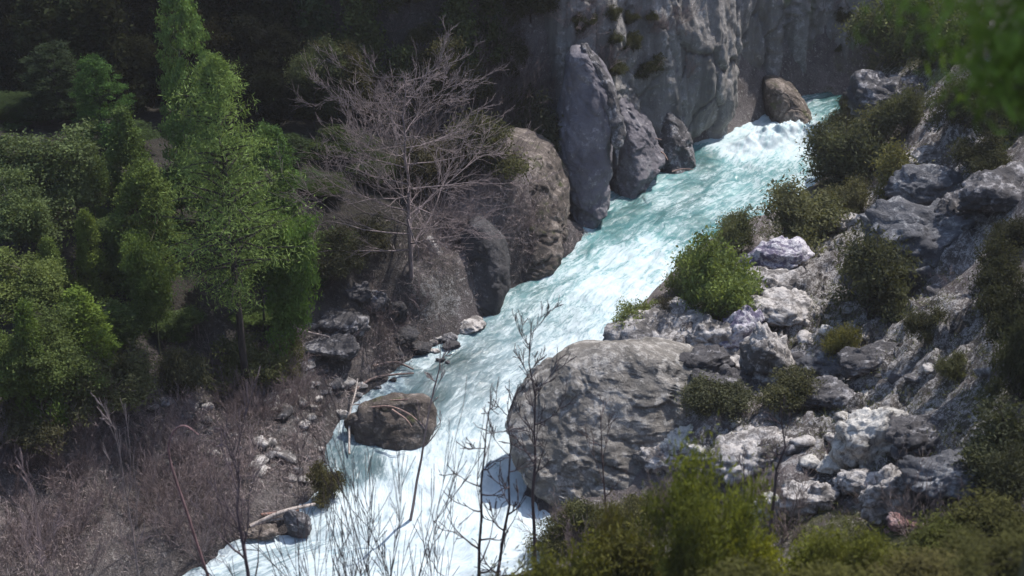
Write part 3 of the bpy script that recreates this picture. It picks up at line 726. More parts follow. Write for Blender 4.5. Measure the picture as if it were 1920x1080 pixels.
def leafy(name, label, cat, h, r, kind, n, per, L, W, seed, mat, z0=None, cs=None, trunk_r=None, up=.5, upright=0, flat=.65, group=None):
    rs = np.random.RandomState(seed); z0 = h * .12 if z0 is None else z0
    root = thing(name, label, cat, (0, 0, -500), group)
    cent = clumps_env(h - z0 - .2, r, z0, kind, n, rs); cs = cs or r * .17
    sig = np.tile([cs, cs, cs * flat], (n, 1)) * rs.uniform(.6, 1.25, (n, 1))
    V, F = leaf_geo(cent, sig, per, L, W, rs, up, upright)
    link("crown", make_mesh("crown", V, F, False), mat, root)
    tr = trunk_r or h * .014
    sg = trunk_segs(h * .93, tr, rs)
    for i in range(0, n, max(1, n // 40)):
        c = cent[i]; z = max(.3, c[2] - .5 * math.hypot(c[0], c[1]) - .2)
        a = np.array([0, 0, z]); mid = (a + c) / 2 + rs.normal(size=3) * .1 * r
        sg += [(a, mid, tr * .35, tr * .22), (mid, c, tr * .22, tr * .08)]
    link("trunk", segs_mesh("trunk", sg, 5), M['bark'], root)
    root["_h"] = h; root["_r"] = r
    return root
def pine(name, label, h, r, seed, bare=.18, levels=26, dens=150, L=.16, W=.035, mat='needle', gap=.0):
    rs = np.random.RandomState(seed); root = thing(name, label, 'tree', (0, 0, -500))
    sg = trunk_segs(h, h * .014, rs, .006, 12, .1); cent = []; sig = []
    for i in range(levels):
        t = (i + rs.uniform(0, .8)) / levels; z = h * (bare + (1 - bare) * t)
        R_ = r * (1 - t) ** .62 * min(1, .45 + t * 3.2) * rs.uniform(.75, 1.12)
        nb = rs.randint(4, 8); a0 = rs.uniform(0, 6.3)
        for b in range(nb):
            if rs.rand() < gap: continue
            an = a0 + b * 2 * math.pi / nb + rs.normal() * .25; ln = R_ * rs.uniform(.6, 1.1)
            rise = rs.uniform(.0, .35) + .5 * t
            d = np.array([math.cos(an), math.sin(an), rise]); p = np.array([0, 0, z]); n_ = 5
            for s_ in range(n_):
                q = p + d * ln / n_; d = d + np.array([0, 0, -.07]) + rs.normal(size=3) * .06
                sg.append((p, q, .05 * (1 - s_ / n_) * h / 14 + .012, .05 * (1 - (s_ + 1) / n_) * h / 14 + .01))
                if s_ >= 1:
                    cent.append(q + rs.normal(size=3) * .12); sig.append((ln * .14 + .08, ln * .14 + .08, .16 + .02 * ln))
                p = q
    cent = np.array(cent); sig = np.array(sig)
    per = max(8, int(dens * 300 / len(cent)))
    V, F = leaf_geo(cent, sig, per, L, W, rs, .4, .3)
    link("crown", make_mesh("crown", V, F, False), M[mat], root)
    link("trunk", segs_mesh("trunk", sg, 5), M['bark'], root)
    root["_h"] = h; root["_r"] = r; return root
def branch(p, d, ln, r, lev, rs, out, spread=.7, curl=0.0, up=.08, kids=(5, 7), shrink=.55, minr=.006):
    n = 5 if lev > 0 else 3; pts = []
    for i in range(n):
        q = p + d * ln / n
        ra, rb = r * (1 - .75 * i / n), r * (1 - .75 * (i + 1) / n)
        out.append((p, q, max(ra, minr), max(rb, minr))); pts.append((q, d, rb))
        d = d + rs.normal(size=3) * .10 + np.array([0, 0, up]) + curl * np.array([d[1], -d[0], 0]); d /= np.linalg.norm(d); p = q
    if lev <= 0: return
    for _ in range(rs.randint(*kids)):
        i = rs.randint(0, n); q, dd, rb = pts[i]
        v = rs.normal(size=3); v -= dd * (v @ dd); v /= np.linalg.norm(v)
        nd = dd + v * spread * rs.uniform(.6, 1.2); nd[2] += .1; nd /= np.linalg.norm(nd)
        branch(q, nd, ln * shrink * rs.uniform(.6, 1.15), max(rb * .7, minr), lev - 1, rs, out, spread, curl, up, kids, shrink, minr)
def bare_tree(name, label, h, seed, nl=16, llen=.5, lev=2, r=None, elev=(.1, 1.0), start=.2, mat='twig', up=.08, kids=(5, 8), lean=(0, 0), minr=.008, spread=.7, cat='tree', k=4, wob=.012, partlimb=True, shrink=.55):
    rs = np.random.RandomState(seed); root = thing(name, label, cat, (0, 0, -500)); r = r or h * .012
    sg = trunk_segs(h, r, rs, wob, 10, .15)
    sg = [(a + np.array([lean[0] * a[2], lean[1] * a[2], 0]), b + np.array([lean[0] * b[2], lean[1] * b[2], 0]), c, d) for a, b, c, d in sg]
    link("trunk", segs_mesh("trunk", sg, 6), M[mat], root); rest = []
    for i in range(nl):
        t = start + (1 - start) * (i + rs.rand() * .6) / nl; j = min(9, int(t * 10)); a, b, ra, rb = sg[j]; f = t * 10 - j
        p = a * (1 - f) + b * f; an = i * 2.4 + rs.normal() * .4; e = rs.uniform(*elev)
        d = np.array([math.cos(an) * math.cos(e), math.sin(an) * math.cos(e), math.sin(e)])
        o_ = [] if partlimb else rest
        branch(p, d, h * llen * (1 - .55 * t) * rs.uniform(.75, 1.15), ra * .55, lev, rs, o_, spread, 0, up, kids, shrink, minr)
        if partlimb: link("limb", segs_mesh("limb", o_, k), M[mat], root)
    if not partlimb: link("limb", segs_mesh("limb", rest, 3), M[mat], root)
    root["_h"] = h; root["_r"] = h * llen; return root
def bush_bare(name, label, h, seed, n=9, lev=2, mat='twig', minr=.008, r=.02, spread=.6, elev=(.5, 1.4), kids=(4, 6), cat='shrub'):
    rs = np.random.RandomState(seed); out = []
    for i in range(n):
        an = i * 2.4 + rs.normal() * .5; e = rs.uniform(*elev)
        d = np.array([math.cos(an) * math.cos(e), math.sin(an) * math.cos(e), math.sin(e)])
        branch(np.array([math.cos(an) * .1, math.sin(an) * .1, -.1]), d, h * rs.uniform(.65, 1), r, lev, rs, out, spread, 0, .05, kids, .5, minr)
    o = link(name, segs_mesh(name, out, 3), M[mat]); tag(o, label, cat); o.location = (0, 0, -500); o["_h"] = h; o["_r"] = h * .8
    return o
PROTO = []
_used = {}
rr_ = random.Random(77)
def plant(proto, loc, sc, label, col=None, rz=None, group=None, name=None):
    rz = rr_.uniform(0, 6.28) if rz is None else rz
    o = dup(proto, loc, rz, sc, label, group, col)
    if name: o.name = name
    return o
def by_top(proto, px, top, y, label, col=None, wpx=None, hmax=40, **kw):
    """stand a tree at distance y under the picture column px so that its top reaches the row top"""
    p = at_y(px, top, y); z = H(p[0], p[1]); z = max(z, 0); h = max(1.0, min(hmax, p[2] - z)); s_ = h / proto["_h"]
    sx = s_
    if wpx: sx = wpx * mpp(np.array([p[0], p[1], z + h * .5])) / 2 / proto["_r"]
    return plant(proto, (p[0], p[1], z - .15), (sx, sx, s_), label, col, **kw)
def by_foot(proto, px, foot, wpx, top, label, col=None, **kw):
    p = G(px, foot); k = mpp(p); q = at_y(px, top, p[1]); h = max(.4, q[2] - p[2])
    sx = wpx * k / 2 / proto["_r"]
    return plant(proto, (p[0], p[1], p[2] - .1), (sx, sx, h / proto["_h"]), label, col, **kw)
lf, nd, fg = M['leaf'], M['needle'], M['fgleaf']
P_round = [leafy('broadleaf_tree', 'x', 'tree', 8, 3.0, 'multi', 230, 130, .10, .045, 300 + i, lf, cs=.34) for i in range(3)]
P_cone = [leafy('conical_tree', 'x', 'tree', 8, 2.0, 'cone', 190, 110, .09, .042, 310 + i, lf, z0=.6, flat=.8, cs=.24) for i in range(2)]
P_col = [leafy('tall_tree', 'x', 'tree', 12, 2.4, 'column', 230, 120, .10, .042, 320 + i, lf, cs=.26) for i in range(2)]
P_bush = [leafy('bush', 'x', 'bush', 3, 2.0, 'dome', 150, 85, .075, .028, 330 + i, lf, z0=.1, cs=.24, trunk_r=.04) for i in range(3)]
P_dark = [leafy('evergreen_tree', 'x', 'tree', 9, 2.8, 'cone', 110, 100, .18, .09, 340 + i, nd, z0=.8) for i in range(2)]
P_fg = [leafy('shrub', 'x', 'shrub', 3, 1.3, 'multi' if i else 'dome', 110, 85, .075, .018, 350 + i, fg, z0=.1, trunk_r=.02, upright=1.6, flat=1.5, cs=.19) for i in range(2)]
P_bare = [bush_bare('bare_shrub', 'x', 2.2, 360 + i, n=10) for i in range(4)]
P_small = bare_tree('bare_tree', 'x', 6, 371, nl=12, llen=.42, lev=2, partlimb=False, kids=(4, 6))
PROTO += P_round + P_cone + P_col + P_bush + P_dark + P_fg + P_bare + [P_small]

# ---- the wood on the far left slope

bigp = pine('pine_tree', 'big feathery green pine with long dark bare trunk beside the brown bank', 18, 4.6, 401, bare=.34, levels=32, dens=80, L=.12, W=.02, gap=.28)
PROTO.append(bigp)
G1, G2, G3 = (1.0, 1.0, 1.0), (.8, .95, .9), (.62, .72, .62)
YG = (1.35, 1.35, .75); OL = (1.15, 1.02, .9); DK = (.32, .36, .36); GG = (.85, .92, .95)
by_top(bigp, 400, 108, 67.7, 'big feathery green pine with long dark bare trunk beside the brown bank', (1.4, 1.4, 1.1), wpx=330)
for ch in [c_ for r_ in scene.objects if r_.type == 'EMPTY' and r_.name == 'pine_tree.001' for c_ in r_.children if c_.name.startswith('trunk')]: ch.color = (.45, .42, .42, 1)
LT = [(P_col[0],325,-60,78,(1.25,1.5,1.0),120,'tallest green tree on the left, its top cut by the upper frame edge'),
(P_col[1],170,98,84,(.55,.8,.6),100,'dim green tree standing in front of the black shaded slope'),
(P_col[0],500,225,76,(.75,1.0,.7),130,'green tree right behind the big pine on its right side'),
(P_round[0],470,330,72,(.8,1.0,.7),170,'low broad green tree under the right boughs of the big pine'),
(P_round[1],530,395,71,(.85,1.1,.7),130,'soft green tree crown at the right edge of the left wood'),
(P_cone[0],225,195,79,(.9,1.0,.8),110,'dusky green tree left of the tallest tree'),
(P_round[1],60,250,74,(1.0,.98,.95),230,'broad olive grey crown at the left frame edge'),
(P_round[2],155,248,76,(.7,.75,.7),110,'round topped dull green crown right of the broad olive crown'),
(P_round[0],10,335,70,(.95,.95,1.0),170,'grey green crown below the broad olive crown at the left frame edge'),
(P_col[1],262,295,72,(1.1,1.15,.75),130,'layered yellowish green tree left of the big pine'),
(P_cone[1],155,388,70,YG,90,'pointed bright yellow green tree in the left wood'),
(P_cone[0],85,440,69,(1.05,1.1,.8),80,'small pointed green tree left of the yellow green one'),
(P_cone[1],215,395,71,(.95,1.0,.85),110,'narrow green tree between the yellow green one and the layered one'),
(P_round[2],270,430,68,(1.05,1.15,.7),120,'yellowish bushy tree at the foot of the layered tree'),
(P_round[0],35,480,65,(1.05,1.0,.85),190,'large olive tree in the lower part of the left wood'),
(P_cone[0],140,535,64,(1.25,1.35,.65),140,'bright fresh green tree at the lower edge of the left wood'),
(P_round[1],80,590,61,(1.0,1.0,.75),180,'low olive bush tree beneath the fresh green tree'),
(P_round[2],235,560,67,(.75,.8,.75),130,'dark grey green tree just left of the long pine trunk'),
(P_round[0],325,575,70,(.8,.85,.8),120,'grey green undergrowth tree around the foot of the pine trunk'),
(P_round[1],500,590,73,(.95,1.05,.7),140,'low yellow green tree right of the pine trunk foot'),
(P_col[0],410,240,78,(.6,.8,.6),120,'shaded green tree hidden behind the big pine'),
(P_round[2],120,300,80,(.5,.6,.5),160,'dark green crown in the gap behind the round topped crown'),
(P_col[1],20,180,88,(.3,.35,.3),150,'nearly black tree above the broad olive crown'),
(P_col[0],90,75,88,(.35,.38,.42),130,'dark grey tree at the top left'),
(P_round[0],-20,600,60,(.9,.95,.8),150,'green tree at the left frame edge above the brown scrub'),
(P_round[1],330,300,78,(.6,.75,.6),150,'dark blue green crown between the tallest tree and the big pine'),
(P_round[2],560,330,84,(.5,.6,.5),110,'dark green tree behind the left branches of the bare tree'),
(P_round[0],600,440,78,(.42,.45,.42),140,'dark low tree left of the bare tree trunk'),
(P_round[0],640,250,88,(.35,.36,.3),150,'dark low crown right behind the upper left boughs of the bare tree'),  # dark trees for the gaps, the wood's shade put into their tint
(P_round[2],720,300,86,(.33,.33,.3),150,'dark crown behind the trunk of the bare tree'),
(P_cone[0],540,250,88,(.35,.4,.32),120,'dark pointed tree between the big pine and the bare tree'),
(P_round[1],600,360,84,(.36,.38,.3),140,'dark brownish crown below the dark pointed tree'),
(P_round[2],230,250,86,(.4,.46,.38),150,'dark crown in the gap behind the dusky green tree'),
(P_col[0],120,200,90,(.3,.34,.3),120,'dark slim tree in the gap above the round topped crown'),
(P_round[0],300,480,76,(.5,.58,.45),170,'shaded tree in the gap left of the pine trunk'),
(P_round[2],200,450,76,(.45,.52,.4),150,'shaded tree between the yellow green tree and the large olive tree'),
(P_cone[1],560,440,76,(.55,.68,.45),100,'dim green pointed tree right of the low broad green tree'),
(P_cone[1],40,560,60,(.8,.9,.6),110,'dusky olive cone shaped tree at the left frame edge under the large olive tree')]
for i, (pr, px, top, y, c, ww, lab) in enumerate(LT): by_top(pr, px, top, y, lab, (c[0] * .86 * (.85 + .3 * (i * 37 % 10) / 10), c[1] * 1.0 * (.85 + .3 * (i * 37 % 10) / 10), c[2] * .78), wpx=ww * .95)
# dark trees on the shaded slope, deep shade put into their leaf tint
rs2 = random.Random(9); pts = []; k = 0
while len(pts) < 95 and k < 9000:
    k += 1
    px, py = rs2.uniform(-60, 1000), rs2.uniform(-60, 330 if rs2.random() < .6 else 230)
    if px > 560 and py > 250: continue
    p = G(px, py)
    if p[1] < 90 or mount_s(np.array([p[0]]), np.array([p[1]]))[0] < -6: continue
    if any(math.dist(p, q) < 2.6 for q in pts): continue
    pts.append(p)
zones = [(330, 'left'), (640, 'middle'), (2000, 'right')]
for i, p in enumerate(pts):
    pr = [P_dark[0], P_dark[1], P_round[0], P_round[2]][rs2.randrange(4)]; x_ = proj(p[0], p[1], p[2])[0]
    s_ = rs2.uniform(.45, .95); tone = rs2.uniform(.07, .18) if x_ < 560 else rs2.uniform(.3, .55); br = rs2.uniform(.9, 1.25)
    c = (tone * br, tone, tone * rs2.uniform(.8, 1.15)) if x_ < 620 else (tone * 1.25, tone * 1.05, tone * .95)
    lab = ['dark evergreen tree in deep shade on the steep slope above the left wood', 'dark evergreen tree in deep shade on the steep slope behind the bare tree', 'dusky brownish tree in shade on the steep slope left of the rock wall'][0 if x_ < 500 else 1 if x_ < 800 else 2]
    grp = ['dark trees above the left wood', 'dark trees behind the bare tree', 'dusky trees beside the rock wall'][0 if x_ < 500 else 1 if x_ < 800 else 2]
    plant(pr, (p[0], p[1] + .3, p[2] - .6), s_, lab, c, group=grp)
# ---- bushes of the near bank
RBU = [(0,1318,598,170,418,(.95,1.3,.6),'bright green bush at the river edge behind the cracked pale block'),
(1,1290,560,110,450,(.8,1.05,.6),'darker green bush left of the bright green bush over the water'),
(1,1192,625,116,552,(1.1,1.35,.8),'small green bush on the river edge above the huge boulder'),
(2,1470,455,170,330,(.8,.85,.7),'broad olive grey bush leaning over the river in the middle of the near bank'),
(0,1390,470,90,380,(.8,.9,.7),'small olive bush left of the broad one at the water'),
(1,1575,345,150,205,(.45,.52,.45),'dark green bush right at the rapid'),
(2,1640,300,150,190,(.6,.62,.5),'dusky brown green bush behind the dark bush at the rapid'),
(0,1668,378,135,255,(.95,.95,.6),'round yellowish olive bush beside the bluish boulder'),
(1,1590,400,90,330,(.8,.8,.65),'low straggly olive bush between the yellowish bush and the grassy ledge'),
(2,1625,600,180,418,(.42,.47,.42),'big dark round bush in the middle of the near bank'),
(0,1700,250,100,150,(.5,.55,.45),'dark bush in front of the top right outcrop'),
(1,1330,765,120,700,(.5,.55,.5),'small grey green bush growing on the huge boulder'),
(2,1588,655,70,600,(1.2,1.15,.55),'little yellow green bush under the big dark round bush'),
(0,1660,120,150,-30,(.5,.58,.42),'dark green bush at the top of the near bank by the gorge mouth'),
(1,1750,110,180,-60,(.62,.75,.42),'green bush tree at the top right behind the near blurred tree'),
(2,1590,250,80,170,(.38,.42,.38),'dark shrub where the river disappears'),
(0,1860,260,150,100,(.3,.34,.3),'dark bush behind the near blurred tree at the right'),
(1,1870,560,110,430,(.3,.33,.3),'dark bush at the right frame edge under the grey slab outcrop'),
(2,1905,760,120,560,(.25,.3,.25),'tall nearly black bush at the right frame edge'),
(0,1860,880,200,740,(.32,.38,.32),'dark bush right of the grey boulder with white veins'),
(1,1790,700,60,660,(.6,.65,.5),'small low bush on the striped bedrock slope'),
(2,1245,608,70,555,(.4,.35,.35),'dark twiggy bush between the two green bushes at the river'),
(0,1500,760,120,690,(.5,.52,.42),'dusky bush beside the thin trunk on the near bank'),
(1,1740,620,70,570,(.4,.42,.36),'dark low bush right of the big dark round bush'),
(2,900,330,150,200,(.42,.44,.3),'olive brown bush on top of the brown bluff'),
(0,1000,300,130,150,(.34,.37,.33),'dark bush between the bluff and the violet grey slab'),
(1,800,340,140,240,(.4,.36,.34),'dark brownish bush behind the bare tree'),
(0,1100,1010,110,935,(.55,.6,.42),'olive bush at the foot of the huge boulder'),
(1,1180,1000,100,930,(.7,.7,.5),'light olive bush at the foot of the huge boulder to the right'),
(2,1040,1030,90,970,(.6,.62,.45),'small olive bush at the tip of the near bank in front of the boulder'),
(0,1900,640,120,500,(.2,.23,.2),'very dark bush at the right frame edge beside the striped bedrock'),
(2,1810,235,130,130,(.4,.45,.36),'dark bush on the steep slope behind the top right outcrop'),
(0,1850,330,110,230,(.3,.33,.28),'dark bush above the bluish boulder at the right'),
(1,1880,940,150,820,(.26,.3,.25),'very dark bush at the right frame edge above the bottom strip'),
(2,1905,480,90,400,(.22,.24,.22),'dark bush at the right frame edge below the slab outcrop'),
(0,255,735,150,640,(.6,.66,.5),'dusky green bush at the foot of the wood left of the pine trunk'),
(1,150,770,150,670,(.6,.64,.5),'dusky green bush at the foot of the wood under the fresh green tree'),
(2,450,705,130,620,(.7,.78,.52),'green bush right of the pine trunk foot on the brown bank'),
(0,330,725,110,650,(.5,.52,.46),'grey green bush just left of the pine trunk foot'),
(1,540,690,90,630,(.6,.62,.42),'olive bush left of the grey bank boulders'),
(2,50,820,130,730,(.5,.5,.42),'dull olive bush at the left frame edge above the scrub'),
(2,600,935,70,860,(.6,.55,.38),'brown green bush at the water edge of the lower left bank'),
(0,700,470,130,400,(.34,.34,.32),'dark bush at the foot of the bare tree'),
(1,640,500,110,430,(.34,.36,.32),'dark bush left of the foot of the bare tree')]
for i, px, foot, ww, top, c, lab in RBU: by_foot(P_bush[i], px, foot, ww * 1.24, top - 8, lab, (c[0] * 1.2 + .16, c[1] * 1.02 + .14, c[2] * 1.15 + .22))

# ---- the bare trees
big_bare = bare_tree('bare_tree', 'large leafless pale grey tree with sweeping fine branches on the far bank', 12.5, 501, nl=36, llen=.56, lev=3, elev=(-.1, .6), start=.12, up=.035, kids=(4, 7), minr=.009, r=.15, spread=.6, k=3)
p = at_y(757, 128, 79); z = H(p[0], p[1]); big_bare.location = (p[0], p[1], z - .2); s_ = (p[2] - z) / 12.5; big_bare.scale = (s_ * .95, s_ * .95, s_)
big_bare.rotation_euler = (0, 0, .6)
for ch in big_bare.children: ch.color = (.82, .74, .74, 1)
def put_bare(px, top, y, h0, label, seed, lean=(0, 0), wid=None, name='bare_tree', col=(.55, .5, .52), **kw):
    t_ = bare_tree(name, label, h0, seed, lean=lean, **kw)
    p = at_y(px, top, y); h = h0; z = p[2] - h
    t_.location = (p[0], p[1], z)
    gz = H(p[0], p[1])
    if z > gz - .1: # reach the ground
        s_ = (p[2] - gz + .2) / h0; t_.scale = (1, 1, s_); t_.location = (p[0], p[1], gz - .2)
    for ch in t_.children: ch.color = (*col, 1)
    return t_
#@@FG
# saplings and twigs of the near slope
DKB = (.32, .28, .30)
put_bare(440, 838, 40, 7.5, 'small forked leafless tree in front of the lower left bank', 511, nl=9, llen=.34, start=.5, elev=(.75, 1.15), lev=2, minr=.012, r=.13, kids=(2, 4), shrink=.6, col=(.5, .44, .5))
put_bare(868, 740, 41, 8.5, 'thin dark leafless sapling crossing the white water, left one of the pair', 512, lean=(.10, 0), nl=16, llen=.22, start=.3, elev=(-.25, .5), lev=2, kids=(2, 4), minr=.013, r=.10, col=DKB)
put_bare(912, 720, 42, 8.5, 'thin dark leafless sapling crossing the white water, right one of the pair', 513, lean=(.12, 0), nl=14, llen=.22, start=.3, elev=(-.15, .7), lev=2, kids=(2, 4), minr=.013, r=.09, col=DKB)
put_bare(1012, 612, 46, 10, 'slender leafless tree rising against the river left of the huge boulder', 514, lean=(-.03, 0), nl=14, llen=.2, start=.55, elev=(.3, 1.0), lev=2, kids=(3, 5), minr=.012, r=.11, col=DKB)
put_bare(1175, 770, 46, 7, 'leaning brown leafless sapling before the huge boulder', 515, lean=(-.14, 0), nl=7, llen=.22, start=.6, elev=(.5, 1.1), kids=(2, 4), minr=.011, r=.09, col=(.5, .42, .4))
put_bare(1395, 870, 46, 4, 'leafless sapling above the bright green shrub', 516, nl=8, llen=.35, start=.3, elev=(.6, 1.2), kids=(2, 4), minr=.010, r=.05, col=(.55, .5, .5))
put_bare(1470, 750, 42, 8.0, 'tall thin dark trunk with few twigs right of the bright green shrub', 517, lean=(.0, 0), nl=6, llen=.14, start=.65, elev=(.3, 1), kids=(2, 4), minr=.010, r=.11, col=DKB)
put_bare(45, 850, 45, 5, 'pale crooked leafless sapling at the lower left frame edge', 518, nl=8, llen=.32, start=.3, elev=(.5, 1.2), kids=(2, 4), minr=.010, r=.07, col=(1.2, 1.05, 1.05), wob=.04)
put_bare(215, 780, 50, 4, 'grey leafless sapling among the scrub of the left bank', 519, nl=8, llen=.4, start=.2, elev=(.4, 1.1), kids=(2, 4), minr=.010, r=.05, col=(.9, .85, .86))
put_bare(745, 612, 60, 6.5, 'pale leaning leafless sapling above the stream rock', 520, lean=(.34, .05), nl=8, llen=.22, start=.45, elev=(.3, 1.0), kids=(2, 4), minr=.013, r=.09, col=(1.0, .88, .86))
for i, (px, top, y, n) in enumerate([(700, 895, 41, 9), (620, 950, 40, 5), (790, 930, 41, 5), (545, 990, 39, 4)]):
    b = bush_bare('bare_shrub', ['dark many stemmed leafless shrub at the bottom before the white water', 'dark leafless shrub left of the main shrub at the bottom', 'dark leafless shrub right of the main shrub at the bottom', 'thin dark leafless shrub near the small forked tree'][i], 4.2, 530 + i, n=n, lev=2, minr=.010, r=.045, spread=.55, elev=(.75, 1.5), kids=(4, 6))
    p = at_y(px, top, y); gz = H(p[0], p[1]); b.location = (p[0], p[1], p[2] - 4.0); b.color = (*DKB, 1)
    if p[2] - 4.0 > gz: b.scale = (1.0, 1.0, (p[2] - gz) / 4.0); b.location.z = gz
# arching sapling
def tube_curve(name, label, pts, r0, r1, mat, cat, col=(1, 1, 1), group=None):
    P = np.array(pts); sg = []
    n = 24; tt = np.linspace(0, len(P) - 1, n + 1)
    def cr(t):
        i = int(min(t, len(P) - 1.0001)); f = t - i
        p0, p1, p2, p3 = P[max(i - 1, 0)], P[i], P[min(i + 1, len(P) - 1)], P[min(i + 2, len(P) - 1)]
        return .5 * ((2 * p1) + (-p0 + p2) * f + (2 * p0 - 5 * p1 + 4 * p2 - p3) * f * f + (-p0 + 3 * p1 - 3 * p2 + p3) * f ** 3)
    Q = [cr(t) for t in tt]
    for i in range(n): sg.append((Q[i], Q[i + 1], r0 + (r1 - r0) * i / n, r0 + (r1 - r0) * (i + 1) / n))
    base = np.array(Q[0]); sg = [(a - base, b - base, c, d) for a, b, c, d in sg]
    o = link(name, segs_mesh(name, sg, 6), M[mat]); o.location = base; o.color = (*col, 1); return tag(o, label, cat, group)
yy = 42
tube_curve('bent_sapling', 'thin pale sapling bent into an arch in front of the left bank', [at_y(a, b, yy) for a, b in ((430,1180),(390,1080),(350,960),(318,860),(322,815),(345,798),(372,815))], .06, .02, 'twig', 'tree', (.95, .65, .66))
# driftwood
def log(pts, r0, r1, label, col=(1, 1, 1), dz=.12, wob=0):
    q = []
    for a in pts:
        p = G(a[0], a[1]); p[2] += a[2] if len(a) > 2 else dz; q.append(p)
    tube_curve('log', label, q, r0, r1, 'driftwood', 'log', col)
log([(470,992,.2),(530,974,.5),(590,958,.5)], .13, .08, 'pale barkless log lying at the lower left water edge')
log([(455,1004,.1),(500,985,.25),(560,978,.3)], .1, .06, 'short white log under the barkless log at the lower left')
log([(490,968,.2),(560,965,.35)], .07, .05, 'thin reddish log behind the barkless log', (.75, .5, .45))
log([(655,855,.2),(657,800,.8),(668,760,1.0),(672,745,1.2)], .06, .05, 'white dead trunk standing at the left end of the stream rock')
log([(660,797,1.4),(690,802,1.5),(705,805,1.4)], .04, .025, 'short white stick on the left end of the stream rock')
def at_off(px, py, z): return at_z(px, py, z)
for pts, lab in [([(690,765,1.6),(730,762,2.1),(765,775,2.1),(790,795,1.6)], 'pale reddish branch curving over the top of the stream rock'), ([(700,752,1.7),(745,750,2.1),(780,748,2.2)], 'thin pale branch on the back edge of the stream rock'), ([(735,768,2.1),(760,785,1.9),(772,800,1.6)], 'short pale stick hanging down the front of the stream rock')]:
    tube_curve('branch', lab, [at_z(a, b, z) for a, b, z in pts], .06, .025, 'driftwood', 'branch', (.8, .62, .58))
log([(660,735,.1),(700,715,.2),(745,705,.2),(775,700,.1)], .08, .05, 'dead branch lying along the left bank above the stream rock', (.6, .5, .48))
log([(700,690,.3),(740,685,.4),(775,695,.2)], .07, .05, 'second dead branch at the water edge upstream of the stream rock', (.6, .5, .48))
log([(540,625,.5),(580,645,.8),(625,655,.7),(650,680,.4)], .07, .04, 'pale dead branch lying on the grey boulders of the left bank', (.9, .85, .85))
for a, b, c, d, lab in [(1170,255,1240,262,'pale stick caught at the top of the dark rib'), (1240,285,1252,300,'small pale stick on the spur by the wall'), (1260,322,1300,318,'reddish driftwood pile stick at the foot of the spur')]:
    tube_curve('branch', lab, [at_z(a, b, 3.0 if b < 300 else .6), at_z((a + c) / 2, (b + d) / 2 - 3, 3.1 if b < 300 else .7), at_z(c, d, 3.0 if b < 300 else .6)], .06, .03, 'driftwood', 'branch', (.8, .62, .58))

# ---- leafless scrub of the left bank and of the bluff
rs3 = random.Random(21)
def scrub(n, regs, smin, smax, label, group, cols, minz=.15):
    k = 0
    while k < n:
        a, b, sx, sy = regs[rs3.randrange(len(regs))]; p = G(rs3.gauss(a, sx), rs3.gauss(b, sy))
        if p[2] < minz or p[1] < 30: continue
        s_ = rs3.uniform(smin, smax); q = cols[rs3.randrange(len(cols))]
        plant(P_bare[rs3.randrange(4)], (p[0], p[1], p[2] - .05), (s_, s_, s_ * rs3.uniform(.8, 1.2)), label, q, group=group); k += 1
BR = [(1.0, .87, .87), (.85, .75, .75), (1.15, 1.02, 1.0), (.7, .6, .58)]
scrub(140, [(60,1030,60,30),(250,850,120,70),(120,950,90,70),(420,800,80,60),(330,980,80,50),(500,740,60,40),(60,860,60,50)], .45, 1.05, 'leafless greyish brown scrub bush on the left bank below the wood', 'leafless scrub on the left bank', BR)
scrub(40, [(900,400,60,40),(960,330,50,40),(820,420,60,40),(1000,400,40,40),(700,620,50,40)], .4, .85, 'leafless brown scrub bush on the grassy bluff of the far bank', 'leafless scrub on the bluff', BR)
scrub(80, [(850,200,90,70),(980,150,60,80),(900,80,90,60),(940,260,60,30)], .7, 1.5, 'pale leafless shrub on the steep slope left of the rock wall', 'leafless shrubs beside the rock wall', [(.8, .7, .68), (.6, .52, .5)])
for i in range(46):
    q = on_cliff(rs3.uniform(1040, 1300) if i < 40 else rs3.uniform(1560, 1620), rs3.uniform(-10, 150) if i < 40 else rs3.uniform(0, 120)); s_ = rs3.uniform(.35, .9)
    if i % 3: plant(P_bare[i % 4], q, s_, 'leafless shrub clinging to the upper rock face beside the violet slab' if i < 40 else 'leafless shrub clinging to the rock wall above the gorge mouth', rs3.choice(BR), group='leafless shrubs on the rock face' if i < 40 else 'shrubs above the gorge mouth')
    else: plant(P_bush[i % 3], q, s_ * .7, 'dusky leafy tuft clinging to the upper rock face beside the violet slab' if i < 40 else 'dusky leafy tuft on the rock wall above the gorge mouth', (.5, .45, .42), group='leafy tufts on the rock face' if i < 40 else 'tufts above the gorge mouth')
scrub(16, [(1250,985,60,20),(1450,1000,60,20),(1620,1000,60,20),(1780,980,60,30),(1100,1010,50,15)], .6, 1.1, 'bare pale stemmed bush in the green strip at the bottom', 'bare bushes in the bottom strip', [(.9, .8, .75), (.7, .6, .55)])
scrub(26, [(1500,640,50,30),(1560,380,50,30),(1750,600,70,50),(1450,900,80,30),(1250,900,60,30),(1150,930,50,15),(1640,950,60,20)], .25, .6, 'small leafless bush on the rocky near bank', 'leafless bushes on the near bank', BR)
